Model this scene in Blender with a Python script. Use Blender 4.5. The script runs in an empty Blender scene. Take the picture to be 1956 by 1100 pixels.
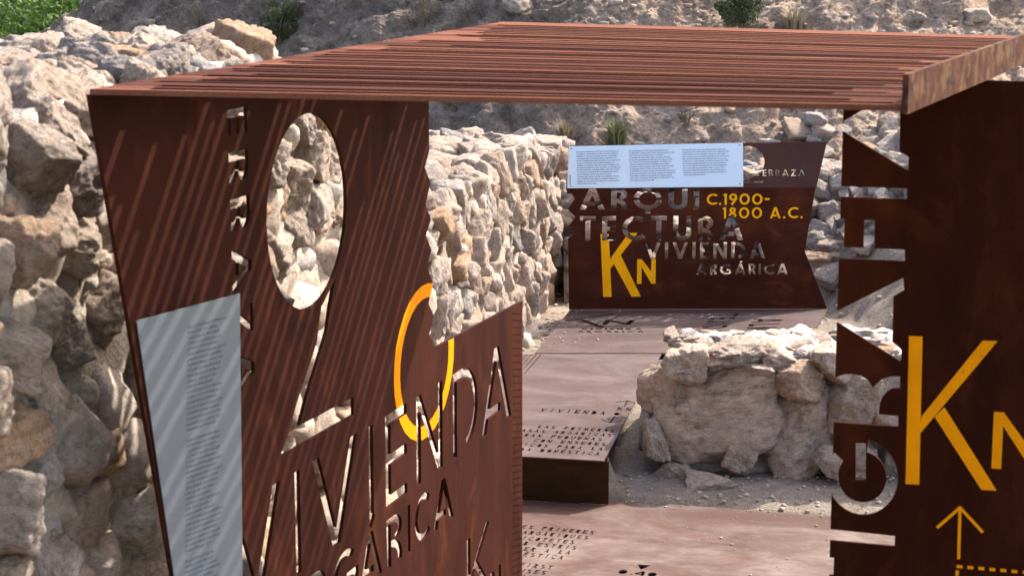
import bpy, bmesh, math, random
import numpy as np
from mathutils import Matrix, Vector
from mathutils.geometry import delaunay_2d_cdt

R = math.radians
sc = bpy.context.scene
col = sc.collection

# ------------------------------------------------------------------ camera
CAM_Z = 2.46
cd = bpy.data.cameras.new('camera')
cam = bpy.data.objects.new('camera', cd)
col.objects.link(cam)
cd.sensor_width = 36.0
cd.lens = 36.0 * 3770.0 / 1956.0
cd.clip_start = 0.1
cd.clip_end = 6000
cam.location = (0, 0, CAM_Z)
cam.rotation_euler = (R(90) - math.atan(710 / 3770.0), 0, 0)
cd.dof.use_dof = True
cd.dof.focus_distance = 11.2
cd.dof.aperture_fstop = 10.0
sc.camera = cam

# ------------------------------------------------------------------ light
SUN = Vector((0.80, 0.68, 1.06)).normalized()       # towards the sun
w = bpy.data.worlds.new('World')
sc.world = w
w.use_nodes = True
wn = w.node_tree
bg = wn.nodes['Background']
sky = wn.nodes.new('ShaderNodeTexSky')
sky.sky_type = 'NISHITA'
sky.sun_disc = False
sky.sun_elevation = math.asin(SUN.z)
sky.sun_rotation = math.atan2(SUN.x, SUN.y)
sky.air_density = 0.7
sky.dust_density = 3.5
sky.ozone_density = 0.6
wn.links.new(sky.outputs[0], bg.inputs[0])
bg.inputs[1].default_value = 0.15
sl = bpy.data.lights.new('sun', 'SUN')
sl.energy = 2.25
sl.angle = R(0.8)
sl.color = (1.0, 0.955, 0.88)
so = bpy.data.objects.new('sun', sl)
col.objects.link(so)
so.rotation_euler = SUN.to_track_quat('Z', 'Y').to_euler()

vs = sc.view_settings
vs.view_transform = 'Standard'
vs.look = 'None'
vs.exposure = 1.95
vs.gamma = 1.0
vs.use_curve_mapping = False
sc.render.engine = 'CYCLES'
sc.cycles.max_bounces = 6
sc.cycles.use_denoising = True

# ------------------------------------------------------------------ numpy noise
_rs = np.random.RandomState(7)
_perm = _rs.permutation(256)
_perm = np.concatenate([_perm, _perm, _perm])
_grad = _rs.normal(size=(256, 3))
_grad /= np.linalg.norm(_grad, axis=1)[:, None]


def pnoise(p):
    p = np.asarray(p, float)
    i = np.floor(p).astype(int)
    f = p - i
    u = f * f * f * (f * (f * 6 - 15) + 10)
    i &= 255
    out = 0
    for dx in (0, 1):
        wx = u[:, 0] if dx else 1 - u[:, 0]
        hx = _perm[i[:, 0] + dx]
        for dy in (0, 1):
            wy = u[:, 1] if dy else 1 - u[:, 1]
            hy = _perm[hx + i[:, 1] + dy]
            for dz in (0, 1):
                wz = u[:, 2] if dz else 1 - u[:, 2]
                g = _grad[_perm[hy + i[:, 2] + dz] & 255]
                d = g[:, 0] * (f[:, 0] - dx) + g[:, 1] * (f[:, 1] - dy) + g[:, 2] * (f[:, 2] - dz)
                out = out + wx * wy * wz * d
    return out * 1.5


def fbm(p, octv=4, gain=0.5, lac=2.03):
    p = np.asarray(p, float)
    a, s = 1.0, 0
    for k in range(octv):
        s = s + a * pnoise(p + 17.3 * k)
        p = p * lac
        a *= gain
    return s


def ridged(p, octv=4, gain=0.55, lac=2.1):
    p = np.asarray(p, float)
    a, s = 1.0, 0
    for k in range(octv):
        s = s + a * (0.5 - np.abs(pnoise(p + 11.7 * k)))
        p = p * lac
        a *= gain
    return s


def sstep(a, b, x):
    t = np.clip((np.asarray(x, float) - a) / (b - a), 0, 1)
    return t * t * (3 - 2 * t)


# ------------------------------------------------------------------ object helpers
WORLD = {}


def new_mesh(name, verts, faces, mat=None, smooth=False):
    me = bpy.data.meshes.new(name)
    verts = np.asarray(verts, np.float32)
    if isinstance(faces, np.ndarray):
        n, k = faces.shape
        me.vertices.add(len(verts))
        me.vertices.foreach_set('co', verts.ravel())
        me.loops.add(n * k)
        me.loops.foreach_set('vertex_index', faces.ravel().astype(np.int32))
        me.polygons.add(n)
        me.polygons.foreach_set('loop_start', np.arange(0, n * k, k, dtype=np.int32))
        me.polygons.foreach_set('loop_total', np.full(n, k, np.int32))
        me.update(calc_edges=True)
    else:
        me.from_pydata(verts.tolist(), [], faces)
        me.update()
    if smooth:
        me.polygons.foreach_set('use_smooth', [True] * len(me.polygons))
    if mat:
        me.materials.append(mat)
    return me


def put(name, me, parent=None, mw=None, label=None, cat=None, group=None, kind=None):
    o = bpy.data.objects.new(name, me)
    col.objects.link(o)
    mw = mw if mw is not None else Matrix.Identity(4)
    if parent is not None:
        o.parent = parent
        o.matrix_basis = WORLD[parent.name].inverted() @ mw
    else:
        o.matrix_basis = mw
    WORLD[o.name] = mw.copy()
    if label:
        o['label'] = label
    if cat:
        o['category'] = cat
    if group:
        o['group'] = group
    if kind:
        o['kind'] = kind
    return o


def frame(origin, u, v):
    """columns: u, n, v ; local x = u, local y = depth (away from the face), local z = v"""
    u = Vector(u).normalized()
    v = Vector(v).normalized()
    n = v.cross(u)
    m = Matrix.Identity(4)
    for i in range(3):
        m[i][0], m[i][1], m[i][2], m[i][3] = u[i], n[i], v[i], origin[i]
    return m


def in_poly(px, py, poly):
    poly = np.asarray(poly, float)
    x0, y0 = poly[:, 0], poly[:, 1]
    x1, y1 = np.roll(x0, -1), np.roll(y0, -1)
    res = np.zeros(len(px), bool)
    for a, b, c, d in zip(x0, y0, x1, y1):
        if b == d:
            continue
        cond = (b > py) != (d > py)
        xi = (c - a) * (py - b) / (d - b) + a
        res ^= cond & (px < xi)
    return res


def cut_plate(outline, cutters, th, mat, name, depth0=0.0):
    """flat plate (outline None: the union of the cutters) in local xz, thickness along +y"""
    vs_, es = [], []
    polys = ([outline] if outline else []) + list(cutters)
    for p in polys:
        b = len(vs_)
        vs_ += [Vector((float(x), float(y))) for x, y in p]
        es += [(b + i, b + (i + 1) % len(p)) for i in range(len(p))]
    v, e, f, *_ = delaunay_2d_cdt(vs_, es, [], 0, 1e-5)
    P = np.array([(a.x, a.y) for a in v])
    T = np.array([t for t in f if len(t) == 3])
    c = P[T].mean(axis=1)
    cut = np.zeros(len(T), bool)
    for p in cutters:
        cut |= in_poly(c[:, 0], c[:, 1], p)
    keep = (in_poly(c[:, 0], c[:, 1], outline) & ~cut) if outline else cut
    T = T[keep]
    a = P[T]
    area = (a[:, 1, 0] - a[:, 0, 0]) * (a[:, 2, 1] - a[:, 0, 1]) - (a[:, 1, 1] - a[:, 0, 1]) * (a[:, 2, 0] - a[:, 0, 0])
    T = np.where((area < 0)[:, None], T[:, ::-1], T)
    T = T[np.abs(area) > 1e-12]
    n = len(P)
    verts = [(x, depth0, y) for x, y in P] + [(x, depth0 + th, y) for x, y in P]
    faces = []
    cnt = {}
    for t in T.tolist():
        faces.append((t[0], t[1], t[2]))
        faces.append((t[0] + n, t[2] + n, t[1] + n))
        for i in range(3):
            ed = (t[i], t[(i + 1) % 3])
            cnt[ed] = cnt.get(ed, 0) + 1
    for (i, j) in list(cnt):
        if (j, i) not in cnt:
            faces.append((j, i, i + n, j + n))
    used = sorted({i for f_ in faces for i in f_})
    mp = {k: q for q, k in enumerate(used)}
    verts = [verts[k] for k in used]
    faces = [tuple(mp[i] for i in f_) for f_ in faces]
    return new_mesh(name, verts, faces, mat)


def box_mesh(name, x0, x1, y0, y1, z0, z1, mat):
    v = [(x, y, z) for x in (x0, x1) for y in (y0, y1) for z in (z0, z1)]
    f = [(0, 1, 3, 2), (4, 6, 7, 5), (0, 4, 5, 1), (2, 3, 7, 6), (0, 2, 6, 4), (1, 5, 7, 3)]
    return new_mesh(name, v, f, mat)


def prism_mesh(name, pts, z0, z1, mat):
    """horizontal plate from an xy outline (counter-clockwise)"""
    n = len(pts)
    v = [(x, y, z0) for x, y in pts] + [(x, y, z1) for x, y in pts]
    f = [tuple(range(n, 2 * n)), tuple(range(n - 1, -1, -1))]
    f += [(i, (i + 1) % n, (i + 1) % n + n, i + n) for i in range(n)]
    return new_mesh(name, v, f, mat)


# ------------------------------------------------------------------ stroke lettering
def st_line(x0, y0, x1, y1, t, e0=0.0, e1=0.0):
    d = Vector((x1 - x0, y1 - y0))
    L = d.length
    d /= L
    n = Vector((-d.y, d.x)) * (t / 2)
    a = Vector((x0, y0)) - d * e0
    b = Vector((x1, y1)) + d * e1
    return [tuple(a - n), tuple(b - n), tuple(b + n), tuple(a + n)]


def st_arc(cx, cy, rx, ry, a0, a1, t, tw=None):
    tw = tw or t
    k = max(4, int(abs(a1 - a0) / 12))
    o, i = [], []
    for q in range(k + 1):
        a = R(a0 + (a1 - a0) * q / k)
        o.append((cx + (rx + t / 2) * math.cos(a), cy + (ry + tw / 2) * math.sin(a)))
        i.append((cx + (rx - t / 2) * math.cos(a), cy + (ry - tw / 2) * math.sin(a)))
    return o + i[::-1]


def ell(cx, cy, rx, ry, k=28):
    return [(cx + rx * math.cos(2 * math.pi * q / k), cy + ry * math.sin(2 * math.pi * q / k)) for q in range(k)]


WID = dict(A=.84, B=.55, C=.78, D=.74, E=.48, F=.46, G=.92, I=.0, K=.6, L=.44, M=.86, N=.72, O=.96, P=.5, Q=.96, R=.54,
           S=.48, T=.56, U=.64, V=.82, X=.6, Z=.6)
WID.update({'0': .8, '1': .25, '4': .6, '8': .6, '9': .62, '.': .06, ',': .06, '-': .38, ' ': .34})
ACC = {'Á': 'A', 'À': 'A', 'É': 'E', 'È': 'E', 'Ñ': 'N'}


def glyph(ch, t, solid=False):
    """list of polygons in a box of height 1; t = stroke; solid fills the counters (small cut text)"""
    acc = None
    if ch in ACC:
        acc, ch = ch, ACC[ch]
    w_ = max(WID[ch], t)
    h = t / 2
    out = []
    L = lambda *a, **k: out.append(st_line(*a, t, **k))
    if ch == 'A':
        s = t * 0.55
        out.append([(0, 0), (t * 1.05, 0), (w_ / 2 + s, 1), (w_ / 2 - s, 1)])
        out.append([(w_ - t * 1.05, 0), (w_, 0), (w_ / 2 + s, 1), (w_ / 2 - s, 1)])
        if solid:
            out.append([(w_ * .2, .25), (w_ * .8, .25), (w_ / 2 + s, 1), (w_ / 2 - s, 1)])
        else:
            out.append([(w_ * .08, .17), (w_ * .62, .17), (w_ * .62, .17 + t), (w_ * .16, .17 + t)])
    elif ch == 'C':
        out.append(st_arc(.5, .5, .5 - h, .5 - h, 48, 312, t))
    elif ch == 'D':
        if solid:
            out.append([(0, 0), (0, 1)] + [(.25 + .48 * math.cos(a), .5 + .5 * math.sin(a)) for a in np.linspace(math.pi / 2, -math.pi / 2, 12)])
        else:
            L(h, 0, h, 1)
            out.append([(h, 1 - t), (.28, 1 - t), (.28, 1), (h, 1)])
            out.append(st_arc(.28, .5, w_ - .28 - h, .5 - h, 90, -74, t))
    elif ch in 'EF':
        L(h, 0, h, 1)
        for y in ((h, .5, 1 - h) if ch == 'E' else (.5, 1 - h)):
            L(h, y, w_, y)
    elif ch == 'G':
        out.append(st_arc(.5, .5, .5 - h, .5 - h, 50, 352, t))
        L(.52, .46, .98, .46)
    elif ch == 'I':
        L(h, 0, h, 1)
    elif ch == 'K':
        L(h, 0, h, 1)
        L(t * .8, .36, w_ - h, 1)
        L(w_ * .36, .58, w_, 0)
    elif ch == 'L':
        L(h, 0, h, 1)
        L(h, h, w_, h)
    elif ch == 'M':
        L(h, 0, h + .06, 1)
        L(h + .06, 1, w_ / 2, .1)
        L(w_ / 2, .1, w_ - h - .06, 1)
        L(w_ - h - .06, 1, w_ - h, 0)
    elif ch == 'N':
        L(h, 0, h, 1)
        out.append([(0, 1), (t * 1.1, 1), (w_, 0), (w_ - t * 1.1, 0)])
        L(w_ - h, 0, w_ - h, 1)
    elif ch in 'OQ0':
        rx = w_ / 2
        if solid:
            out.append(ell(rx, .5, rx, .5, 16))
        elif ch == 'Q':
            out.append(st_arc(rx, .5, rx - h, .5 - h, 8, 172, t))
            out.append(st_arc(rx, .5, rx - h, .5 - h, 188, 352, t))
        elif ch == 'O':
            out.append(st_arc(rx, .5, rx - h, .5 - h, 98, 262, t))
            out.append(st_arc(rx, .5, rx - h, .5 - h, -82, 82, t))
        else:
            out.append(st_arc(rx, .5, rx - h, .5 - h, 0, 180, t))
            out.append(st_arc(rx, .5, rx - h, .5 - h, 180, 360, t))
        if ch == 'Q':
            L(rx, -.2, rx, .16)
    elif ch in 'PR':
        L(h, 0, h, 1)
        if solid:
            out.append([(h, .5), (h, 1)] + [(.2 + .3 * math.cos(a), .75 + .25 * math.sin(a)) for a in np.linspace(math.pi / 2, -math.pi / 2, 8)])
        else:
            out.append([(h, 1 - t), (.22, 1 - t), (.22, 1), (h, 1)])
            out.append(st_arc(.22, .72, w_ - .22 - h, .28 - h, 90, -70, t))
        if ch == 'R':
            if solid:
                L(.22, .5, w_ - h, 0)
            else:
                out.append(st_arc(.14, .1, w_ - .14 - h, .42 - h, 88, -14, t))
    elif ch == 'S':
        out.append(st_arc(.25, .75, .24 - h, .25 - h, 40, 270, t))
        out.append(st_arc(.25, .27, .24 - h, .27 - h, 90, -140, t))
    elif ch == 'T':
        L(w_ / 2, 0, w_ / 2, 1)
        L(0, 1 - h, w_, 1 - h)
    elif ch == 'U':
        L(h, .3, h, 1)
        L(w_ - h, .3, w_ - h, 1)
        out.append(st_arc(w_ / 2, .32, w_ / 2 - h, .32 - h, 180, 360, t))
    elif ch in 'V':
        s = t * .55
        out.append([(0, 1), (t * 1.05, 1), (w_ / 2 + s, 0), (w_ / 2 - s, 0)])
        out.append([(w_ - t * 1.05, 1), (w_, 1), (w_ / 2 + s, 0), (w_ / 2 - s, 0)])
    elif ch == 'X':
        L(0, 0, w_, 1)
        L(0, 1, w_, 0)
    elif ch == 'Z':
        L(0, 1 - h, w_, 1 - h)
        L(0, h, w_, h)
        out.append([(0, t * .6), (t * 1.2, t * .6), (w_, 1 - t * .6), (w_ - t * 1.2, 1 - t * .6)])
    elif ch == '1':
        L(.25 - h, 0, .25 - h, 1)
        L(0, .82, .25 - h, 1 - h * .6)
    elif ch == '4':
        L(.46, 0, .46, 1)
        L(.46, 1, 0, .3)
        L(0, .28, .6, .28)
    elif ch == '8':
        out.append(st_arc(.3, .74, .25 - h, .26 - h, 0, 360, t))
        out.append(st_arc(.3, .27, .3 - h, .27 - h, 0, 360, t))
    elif ch == '9':
        out.append(st_arc(.31, .69, .31 - h, .31 - h, 0, 360, t))
        L(.58, .6, .2, 0)
    elif ch in '.,':
        out.append([(0, 0), (t, 0), (t, t), (0, t)] if ch == '.' else [(0, 0), (t, 0), (t, t), (t * .4, -t), (0, -t)][:4])
    elif ch == '-':
        L(0, .5, w_, .5)
    if acc and acc != 'Ñ':
        if acc in 'ÁÉ':
            L(w_ / 2 - .02, 1.1, w_ / 2 + .12, 1.32)
        else:
            L(w_ / 2 + .02, 1.1, w_ / 2 - .12, 1.32)
    return out, w_


def text_polys(s, t, gap=.22, solid=False):
    x, res = 0.0, []
    for ch in s:
        if ch == ' ':
            x += WID[' '] + gap * .4
            continue
        g, w_ = glyph(ch, t, solid)
        res.append([[(px + x, py) for px, py in p] for p in g])
        x += w_ + gap
    return res, x - gap


def fit_text(s, x0, x1, y0, y1, t, gap=.22, solid=False):
    """polygons of a line of text fitted to a box; t in box units of height"""
    res, W = text_polys(s, t, gap, solid)
    sx, sy = (x1 - x0) / W, (y1 - y0)
    return [[(x0 + px * sx, y0 + py * sy) for px, py in p] for g in res for p in g]


def fit_glyph(ch, x0, x1, y0, y1, t, solid=False):
    g, w_ = glyph(ch, t / (y1 - y0), solid)
    sx, sy = (x1 - x0) / w_, (y1 - y0)
    return [[(x0 + px * sx, y0 + py * sy) for px, py in p] for p in g]


# ------------------------------------------------------------------ materials
def mat_new(name):
    m = bpy.data.materials.new(name)
    m.use_nodes = True
    nt = m.node_tree
    b = nt.nodes['Principled BSDF']
    return m, nt, b


def nd(nt, typ, **kw):
    n = nt.nodes.new(typ)
    for k, v in kw.items():
        setattr(n, k, v)
    return n


def noise_n(nt, vec, scale, detail=6, rough=.55, dim='3D', wv=None, dist=0.0):
    n = nd(nt, 'ShaderNodeTexNoise', noise_dimensions=dim)
    n.inputs['Scale'].default_value = scale
    n.inputs['Detail'].default_value = detail
    n.inputs['Roughness'].default_value = rough
    n.inputs['Distortion'].default_value = dist
    if vec is not None:
        nt.links.new(vec, n.inputs['Vector'])
    if wv is not None:
        nt.links.new(wv, n.inputs['W'])
    return n.outputs['Fac']


def ramp_n(nt, fac, stops):
    r = nd(nt, 'ShaderNodeValToRGB')
    el = r.color_ramp.elements
    while len(el) > 1:
        el.remove(el[0])
    for i, (p, c) in enumerate(stops):
        e = el[0] if i == 0 else el.new(p)
        e.position = p
        e.color = (*c, 1) if len(c) == 3 else c
    nt.links.new(fac, r.inputs[0])
    return r.outputs[0]


def mix_n(nt, fac, a, b, typ='MIX'):
    m = nd(nt, 'ShaderNodeMix', data_type='RGBA', blend_type=typ)
    for s, v in ((0, fac), (6, a), (7, b)):
        if isinstance(v, (int, float)):
            m.inputs[s].default_value = v
        elif isinstance(v, tuple):
            m.inputs[s].default_value = (*v, 1)
        else:
            nt.links.new(v, m.inputs[s])
    return m.outputs[2]


def math_n(nt, op, a, b=None, c=None):
    m = nd(nt, 'ShaderNodeMath', operation=op)
    for s, v in ((0, a), (1, b), (2, c)):
        if v is None:
            continue
        if isinstance(v, (int, float)):
            m.inputs[s].default_value = v
        else:
            nt.links.new(v, m.inputs[s])
    return m.outputs[0]


def bump_n(nt, b, hgt, strength, dist):
    bp = nd(nt, 'ShaderNodeBump')
    bp.inputs['Strength'].default_value = strength
    bp.inputs['Distance'].default_value = dist
    nt.links.new(hgt, bp.inputs['Height'])
    nt.links.new(bp.outputs[0], b.inputs['Normal'])


def map_n(nt, vec, scale=(1, 1, 1), rot=(0, 0, 0)):
    m = nd(nt, 'ShaderNodeMapping')
    m.inputs['Scale'].default_value = scale
    m.inputs['Rotation'].default_value = rot
    nt.links.new(vec, m.inputs['Vector'])
    return m.outputs[0]


def mat_corten(name, dark, mid, light, dust=None, dust_amt=0.0, rough=.72, streak=(1, 1, 1), spec=.05, mott=0.0):
    m, nt, b = mat_new(name)
    tc = nd(nt, 'ShaderNodeTexCoord').outputs['Object']
    v = map_n(nt, tc, streak)
    n1 = noise_n(nt, v, 1.7, 8, .62, dist=.6)
    n2 = noise_n(nt, v, 9, 8, .65)
    n3 = noise_n(nt, tc, 160, 4, .6)
    c1 = ramp_n(nt, n1, [(.3, dark), (.5, mid), (.7, light)])
    c2 = ramp_n(nt, n2, [(.25, dark), (.52, mid), (.75, light)])
    c = mix_n(nt, .5, c1, c2)
    g = ramp_n(nt, n3, [(.25, (.72, .7, .68)), (.6, (1, 1, 1)), (.8, (1.18, 1.12, 1.05))])
    c = mix_n(nt, 1.0, c, g, 'MULTIPLY')
    if mott:
        om = ramp_n(nt, noise_n(nt, v, 4.2, 8, .68, dist=.9), [(.54, (0, 0, 0)), (.70, (1, 1, 1))])
        c = mix_n(nt, math_n(nt, 'MULTIPLY', om, mott), c, (light[0] * 1.25, light[1] * 1.25, light[2] * .95))
        st_ = ramp_n(nt, noise_n(nt, map_n(nt, tc, (2.6, 2.6, .5)), 2.6, 5, .5), [(.36, (.70, .68, .68)), (.52, (1, 1, 1)), (.7, (1.15, 1.12, 1.1))])
        c = mix_n(nt, .6, c, mix_n(nt, 1.0, c, st_, 'MULTIPLY'))
    if dust:
        nd1 = noise_n(nt, v, 3.1, 9, .68, dist=1.2)
        nd2 = noise_n(nt, v, 26, 6, .7)
        f = ramp_n(nt, math_n(nt, 'MULTIPLY_ADD', nd2, .35, nd1), [(.58, (0, 0, 0)), (.70, (.35, .35, .35)), (.86, (1, 1, 1))])
        scr = ramp_n(nt, noise_n(nt, map_n(nt, tc, (2.2, 26, 26)), 5, 6, .7, dist=.3), [(.58, (0, 0, 0)), (.72, (1, 1, 1))])
        c = mix_n(nt, math_n(nt, 'MULTIPLY', scr, .35), c, dust)
        pat = ramp_n(nt, noise_n(nt, v, 2.2, 7, .6, dist=1.5), [(.52, (0, 0, 0)), (.68, (1, 1, 1))])
        c = mix_n(nt, math_n(nt, 'MULTIPLY', pat, .55), c, (mid[0] * 1.22, mid[1] * .98, mid[2] * .80))
        pur = ramp_n(nt, noise_n(nt, v, 1.6, 6, .6, dist=1.0), [(.50, (0, 0, 0)), (.66, (1, 1, 1))])
        c = mix_n(nt, math_n(nt, 'MULTIPLY', pur, .5), c, (mid[0] * .82, mid[1] * .90, mid[2] * 1.02))
        f = math_n(nt, 'MULTIPLY', f, dust_amt)
        c = mix_n(nt, f, c, dust)
    nt.links.new(c, b.inputs['Base Color'])
    rr = math_n(nt, 'MULTIPLY_ADD', n2, .35, rough - .17)
    nt.links.new(rr, b.inputs['Roughness'])
    b.inputs['Specular IOR Level'].default_value = spec
    bump_n(nt, b, math_n(nt, 'MULTIPLY_ADD', n3, .5, n2), .12, .004)
    return m


M_PANEL = mat_corten('corten_panel', (.0225, .0058, .0033), (.0440, .0118, .0064), (.0740, .0218, .0114), streak=(1.3, 1.3, .6), mott=.8)
M_FRONT = mat_corten('corten_front', (.0186, .0039, .0017), (.0349, .0070, .0026), (.0744, .0168, .0055), streak=(1.2, 1.2, .6), spec=.04, mott=.5)
M_SIGN = mat_corten('corten_sign', (.0338, .0086, .0048), (.0607, .0156, .0078), (.1161, .0338, .0126), streak=(.9, .9, 2.0), spec=.06, mott=.5)
M_SIGNTOP = mat_corten('corten_sign_top', (.050, .021, .0175), (.068, .029, .024), (.090, .040, .031), streak=(.8, .8, 1.6))
M_ROOFS = [mat_corten('corten_roof_' + n_, d_, m_, l_, streak=(.35, 4, 4), rough=.8, spec=.03) for n_, d_, m_, l_ in (
    ('a', (.068, .0205, .0105), (.130, .0440, .0240), (.185, .068, .0385)), ('b', (.038, .0120, .0070), (.074, .0245, .0140), (.120, .042, .0240)),
    ('c', (.105, .0350, .0180), (.180, .0680, .0385), (.240, .100, .0600)))]
M_SLOT_SHADE = mat_corten('corten_slot_shade', (.016, .007, .005), (.026, .010, .006), (.040, .014, .008), rough=.85, spec=.02)  # slat side faces; the shade inside the roof slots is put into this colour
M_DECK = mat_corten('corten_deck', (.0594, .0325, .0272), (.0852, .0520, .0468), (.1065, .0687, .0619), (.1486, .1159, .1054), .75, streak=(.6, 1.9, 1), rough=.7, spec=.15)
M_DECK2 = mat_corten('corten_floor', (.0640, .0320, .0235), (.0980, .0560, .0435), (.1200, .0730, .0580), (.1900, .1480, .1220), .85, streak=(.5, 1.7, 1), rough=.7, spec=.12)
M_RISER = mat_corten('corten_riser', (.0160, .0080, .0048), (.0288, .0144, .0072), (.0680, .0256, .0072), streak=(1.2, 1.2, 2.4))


def mat_fascia():
    m, nt, b = mat_new('corten_fascia')
    tc = nd(nt, 'ShaderNodeTexCoord').outputs['Object']
    v = map_n(nt, tc, (1.0, 1, .9))
    n1 = noise_n(nt, v, 16, 6, .65)
    n2 = noise_n(nt, tc, 90, 5, .7)
    n3 = noise_n(nt, map_n(nt, tc, (1.0, 1, .8)), 19, 6, .65)
    n4 = noise_n(nt, map_n(nt, tc, (1.0, 1, .8)), 14, 6, .65)
    c = ramp_n(nt, n1, [(.36, (.040, .014, .009)), (.52, (.078, .028, .016)), (.66, (.115, .043, .024))])
    c = mix_n(nt, math_n(nt, 'MULTIPLY', ramp_n(nt, n3, [(.50, (0, 0, 0)), (.60, (1, 1, 1))]), .75), c, (.155, .092, .036))
    c = mix_n(nt, math_n(nt, 'MULTIPLY', ramp_n(nt, n4, [(.56, (0, 0, 0)), (.66, (1, 1, 1))]), .7), c, (.125, .112, .088))
    c = mix_n(nt, .5, c, mix_n(nt, 1.0, c, ramp_n(nt, n2, [(.3, (.55, .5, .46)), (.5, (1, 1, 1)), (.75, (1.3, 1.25, 1.2))]), 'MULTIPLY'))
    nt.links.new(c, b.inputs['Base Color'])
    b.inputs['Roughness'].default_value = .75
    b.inputs['Specular IOR Level'].default_value = .06
    bump_n(nt, b, n2, .15, .004)
    return m


M_FASCIA = mat_fascia()


def mat_flat(name, colr, rough=.5, spec=.25, var=.08, scale=14, metallic=0, wear=0.0):
    m, nt, b = mat_new(name)
    tc = nd(nt, 'ShaderNodeTexCoord').outputs['Object']
    n1 = noise_n(nt, tc, scale, 6, .6)
    lo = tuple(x * (1 - var) for x in colr)
    hi = tuple(min(1, x * (1 + var)) for x in colr)
    c = ramp_n(nt, n1, [(.3, lo), (.7, hi)])
    if wear:
        wn_ = noise_n(nt, tc, 70, 7, .72)
        wm = ramp_n(nt, math_n(nt, 'MULTIPLY_ADD', noise_n(nt, tc, 6, 4, .6), .5, wn_), [(.90, (0, 0, 0)), (.98, (1, 1, 1))])
        c = mix_n(nt, math_n(nt, 'MULTIPLY', wm, wear), c, (.10, .03, .012))
    nt.links.new(c, b.inputs['Base Color'])
    b.inputs['Roughness'].default_value = rough
    b.inputs['Specular IOR Level'].default_value = spec
    b.inputs['Metallic'].default_value = metallic
    return m


M_YELLOW = mat_flat('yellow_paint', (.80, .27, .001), .7, .05, .16, 5, wear=.6)
M_YELLOW_SKYLIT = mat_flat('skylit_yellow_paint', (.97, .42, .004), .7, .05, .12, 9, wear=.5)  # brighter copy of the yellow; stronger skylight on the far sign is painted in
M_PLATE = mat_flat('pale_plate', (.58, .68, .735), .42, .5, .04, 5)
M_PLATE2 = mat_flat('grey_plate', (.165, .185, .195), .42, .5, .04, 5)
M_INK = mat_flat('ink', (.09, .105, .135), .6, .3, .05, 30)


def mat_stone(name, island=False, bright=1.0, dirt=.5, fixed=None):
    m, nt, b = mat_new(name)
    tc = nd(nt, 'ShaderNodeTexCoord').outputs['Object']
    if island:
        rnd = nd(nt, 'ShaderNodeNewGeometry').outputs['Random Per Island']
        vec = tc
        k = 12.0
    else:
        rnd = nd(nt, 'ShaderNodeObjectInfo').outputs['Random']
        vec = tc
        k = 1.1
    wv = math_n(nt, 'MULTIPLY', rnd, 37.0)
    B = bright
    cols = [(.49, .40, .325), (.57, .485, .41), (.41, .365, .33), (.61, .54, .475), (.52, .40, .30), (.43, .40, .375),
            (.64, .575, .51), (.53, .435, .36), (.53, .355, .225), (.335, .33, .335), (.58, .49, .415)]
    base = ramp_n(nt, rnd, [((i_ + .0) / 11.0, tuple(q_ * B for q_ in c_)) for i_, c_ in enumerate(cols)])
    if fixed:
        base = ramp_n(nt, rnd, [(0, tuple(q_ * .9 for q_ in fixed)), (1, tuple(q_ * 1.1 for q_ in fixed))])
    base = mix_n(nt, 1.0, base, (1.08, 1.03, .99), 'MULTIPLY')
    n1 = noise_n(nt, vec, 1.3 * k, 7, .62, '4D', wv, .5)
    n2 = noise_n(nt, vec, 5.5 * k, 8, .68, '4D', wv)
    n3 = noise_n(nt, vec, 26 * k, 6, .7, '4D', wv)
    c = mix_n(nt, 1.0, base, ramp_n(nt, n1, [(.26, (.50, .49, .49)), (.42, (.90, .86, .80)), (.60, (1.06, 1.03, 1.0)), (.75, (1.22, 1.20, 1.18))]), 'MULTIPLY')
    c = mix_n(nt, 1.0, c, ramp_n(nt, n2, [(.30, (.42, .40, .385)), (.44, (.86, .85, .84)), (.55, (1, 1, 1)), (.70, (1.25, 1.24, 1.23))]), 'MULTIPLY')
    dn = ramp_n(nt, noise_n(nt, vec, 2.2 * k, 6, .6, '4D', math_n(nt, 'ADD', wv, 9.0), .8), [(.46, (0, 0, 0)), (.66, (1, 1, 1))])
    c = mix_n(nt, math_n(nt, 'MULTIPLY', dn, dirt), c, (.50 * B, .40 * B, .305 * B))
    vein = noise_n(nt, map_n(nt, vec, (1, 1, 4.5)), 3.1 * k, 7, .7, '4D', wv, 1.2)
    c = mix_n(nt, .8, c, mix_n(nt, 1.0, c, ramp_n(nt, vein, [(.36, (.45, .42, .40)), (.47, (.98, .97, .96)), (.62, (1.16, 1.14, 1.12))]), 'MULTIPLY'))
    pit = ramp_n(nt, n3, [(.30, (.40, .36, .33)), (.43, (1, 1, 1))])
    c = mix_n(nt, .6, c, mix_n(nt, 1.0, c, pit, 'MULTIPLY'))
    nt.links.new(c, b.inputs['Base Color'])
    b.inputs['Roughness'].default_value = .88
    b.inputs['Specular IOR Level'].default_value = .25
    hh = math_n(nt, 'MULTIPLY_ADD', n3, .45, n2)
    bump_n(nt, b, hh, .8, .07 if not island else .015)
    return m


M_STONE = mat_stone('limestone')
M_STONE_I = mat_stone('limestone_fill', True)
M_STONE_B = mat_stone('bleached_limestone', bright=1.14, dirt=.2)
M_SCREE = mat_stone('scree_stone', True, bright=.7, dirt=.3)
M_STONE_G = mat_stone('grey_limestone', bright=.92, dirt=.25)


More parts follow.
